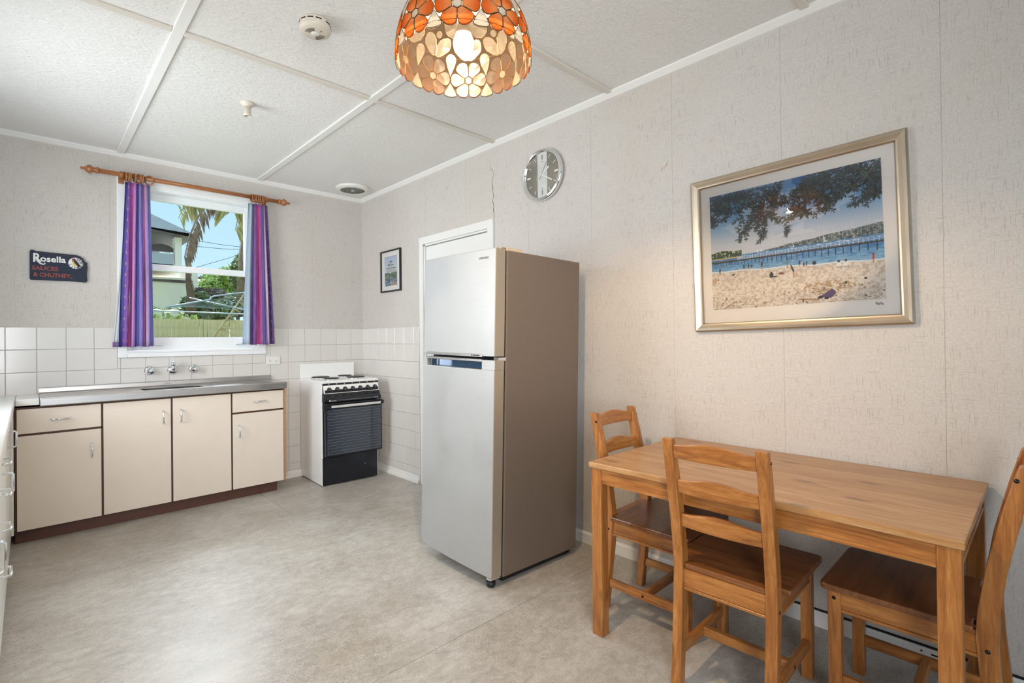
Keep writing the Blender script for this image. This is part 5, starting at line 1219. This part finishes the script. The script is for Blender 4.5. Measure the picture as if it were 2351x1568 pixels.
frond(pm, [(428, 616), (434, 650), (440, 690), (437, 715)], 6.0, .18, M_DEADF, 40, 2.0, .014, name='dead_frond')
t0, t1, t2, t3 = [at(*q, 6.0)-Vector(pm.location) for q in ((430, 612), (433, 650), (440, 690), (436, 722))]
MB().tube([t0, t1, t2, t3], [.03, .05, .07, .08], 8).build('leaf_stalk', M_BARK, pm)
MB().tube([(0, 0, 0), (0, .02, 2.6), (.02, .02, at(592, 440, 6.5).z+1)], [.22, .19, .17], 12).build('trunk', M_BARK, pm)
MB().tube([at(566, 520, 7)-Vector(pm.location), at(562, 600, 7)-Vector(pm.location), at(560, 690, 7)-Vector(pm.location)], [.10, .13, .16], 8).build('leaf_skirt', M_DEADF, pm)
# dry fallen frond leaning over
dfp = thing('dry_frond', 'dry straw-coloured palm frond leaning over the fence', 'palm frond', (at(500, 760, 5).x, 5.2, -1)); mb = MB(); rg = random.Random(9)
o3 = Vector(dfp.location); base = at(482, 785, 5.2)-o3
mb.tube([Vector((base.x-.3, base.y, .85)), base, at(530, 720, 5.2)-o3, at(575, 655, 5.2)-o3], [.025, .02, .015, .01], 6)
for k in range(60):
    t_ = rg.random(); p = at(482+(575-482)*t_, 785-130*t_, 5.2)-o3; e_ = at(482+(575-482)*t_+rg.uniform(15, 60), 785-130*t_+rg.uniform(-28, 40), 5.2+rg.uniform(-.2, .2))-o3; w_ = Vector((.004, .002, .006))
    mb.add([p-w_, p+w_, e_], [(0, 1, 2)])
mb.build('frond', M_STRAW, dfp)
# rotary clothes hoist
hc = thing('clothes_hoist', 'galvanised rotary clothes hoist in the back yard', 'clothesline', (at(462, 700, 4.6).x, 4.6, -1)); o3 = Vector(hc.location)
M_GALV = plain('galvanised_pipe', 'aab2b6', .35, .8, .06)
A = lambda x, y, Y_=4.6: at(x, y, Y_)-o3
for pts, r_ in (([A(352, 713, 4.0), A(430, 716, 4.0), A(500, 719, 4.0), A(575, 722, 4.0)], .011), ([A(435, 684, 5.0), A(500, 698, 4.7), A(575, 714, 4.3)], .012),
                ([A(381, 706, 4.3), A(430, 697, 4.6), A(482, 688, 4.8), A(485, 683, 4.8), A(492, 680, 4.8), A(530, 675, 4.9), A(575, 670, 5.0)], .013)):
    MB().tube(pts, r_, 8).build('arm', M_GALV, hc)
mb = MB()
for k in range(7):
    f_ = k/7; mb.tube([A(381+60*f_, 706-2*f_, 4.3+.2*f_), A(560, 676+6*k, 4.9-.1*k)], .0022, 4)
mb.build('line', M_GALV, hc)
MB().tube([Vector((A(622, 700).x, A(622, 700).y, .85)), A(622, 700, 4.6), A(575, 690, 4.7)], .025, 10).build('post', M_GALV, hc)
# overhead wires
for k, (a, b) in enumerate((((430, 549), (590, 571)), ((425, 563), (590, 575)), ((450, 614), (590, 570)))):
    tag(MB().tube([at(*a, 12+k), at((a[0]+b[0])/2, (a[1]+b[1])/2+2, 12+k), at(*b, 12+k)], .007, 4).build('overhead_wire', M_EAVE), ('upper of the thin power wires crossing the sky', 'second power wire down, just under the uppermost', 'lowest power wire, slanting up to the right')[k], 'wire', 'overhead wires')
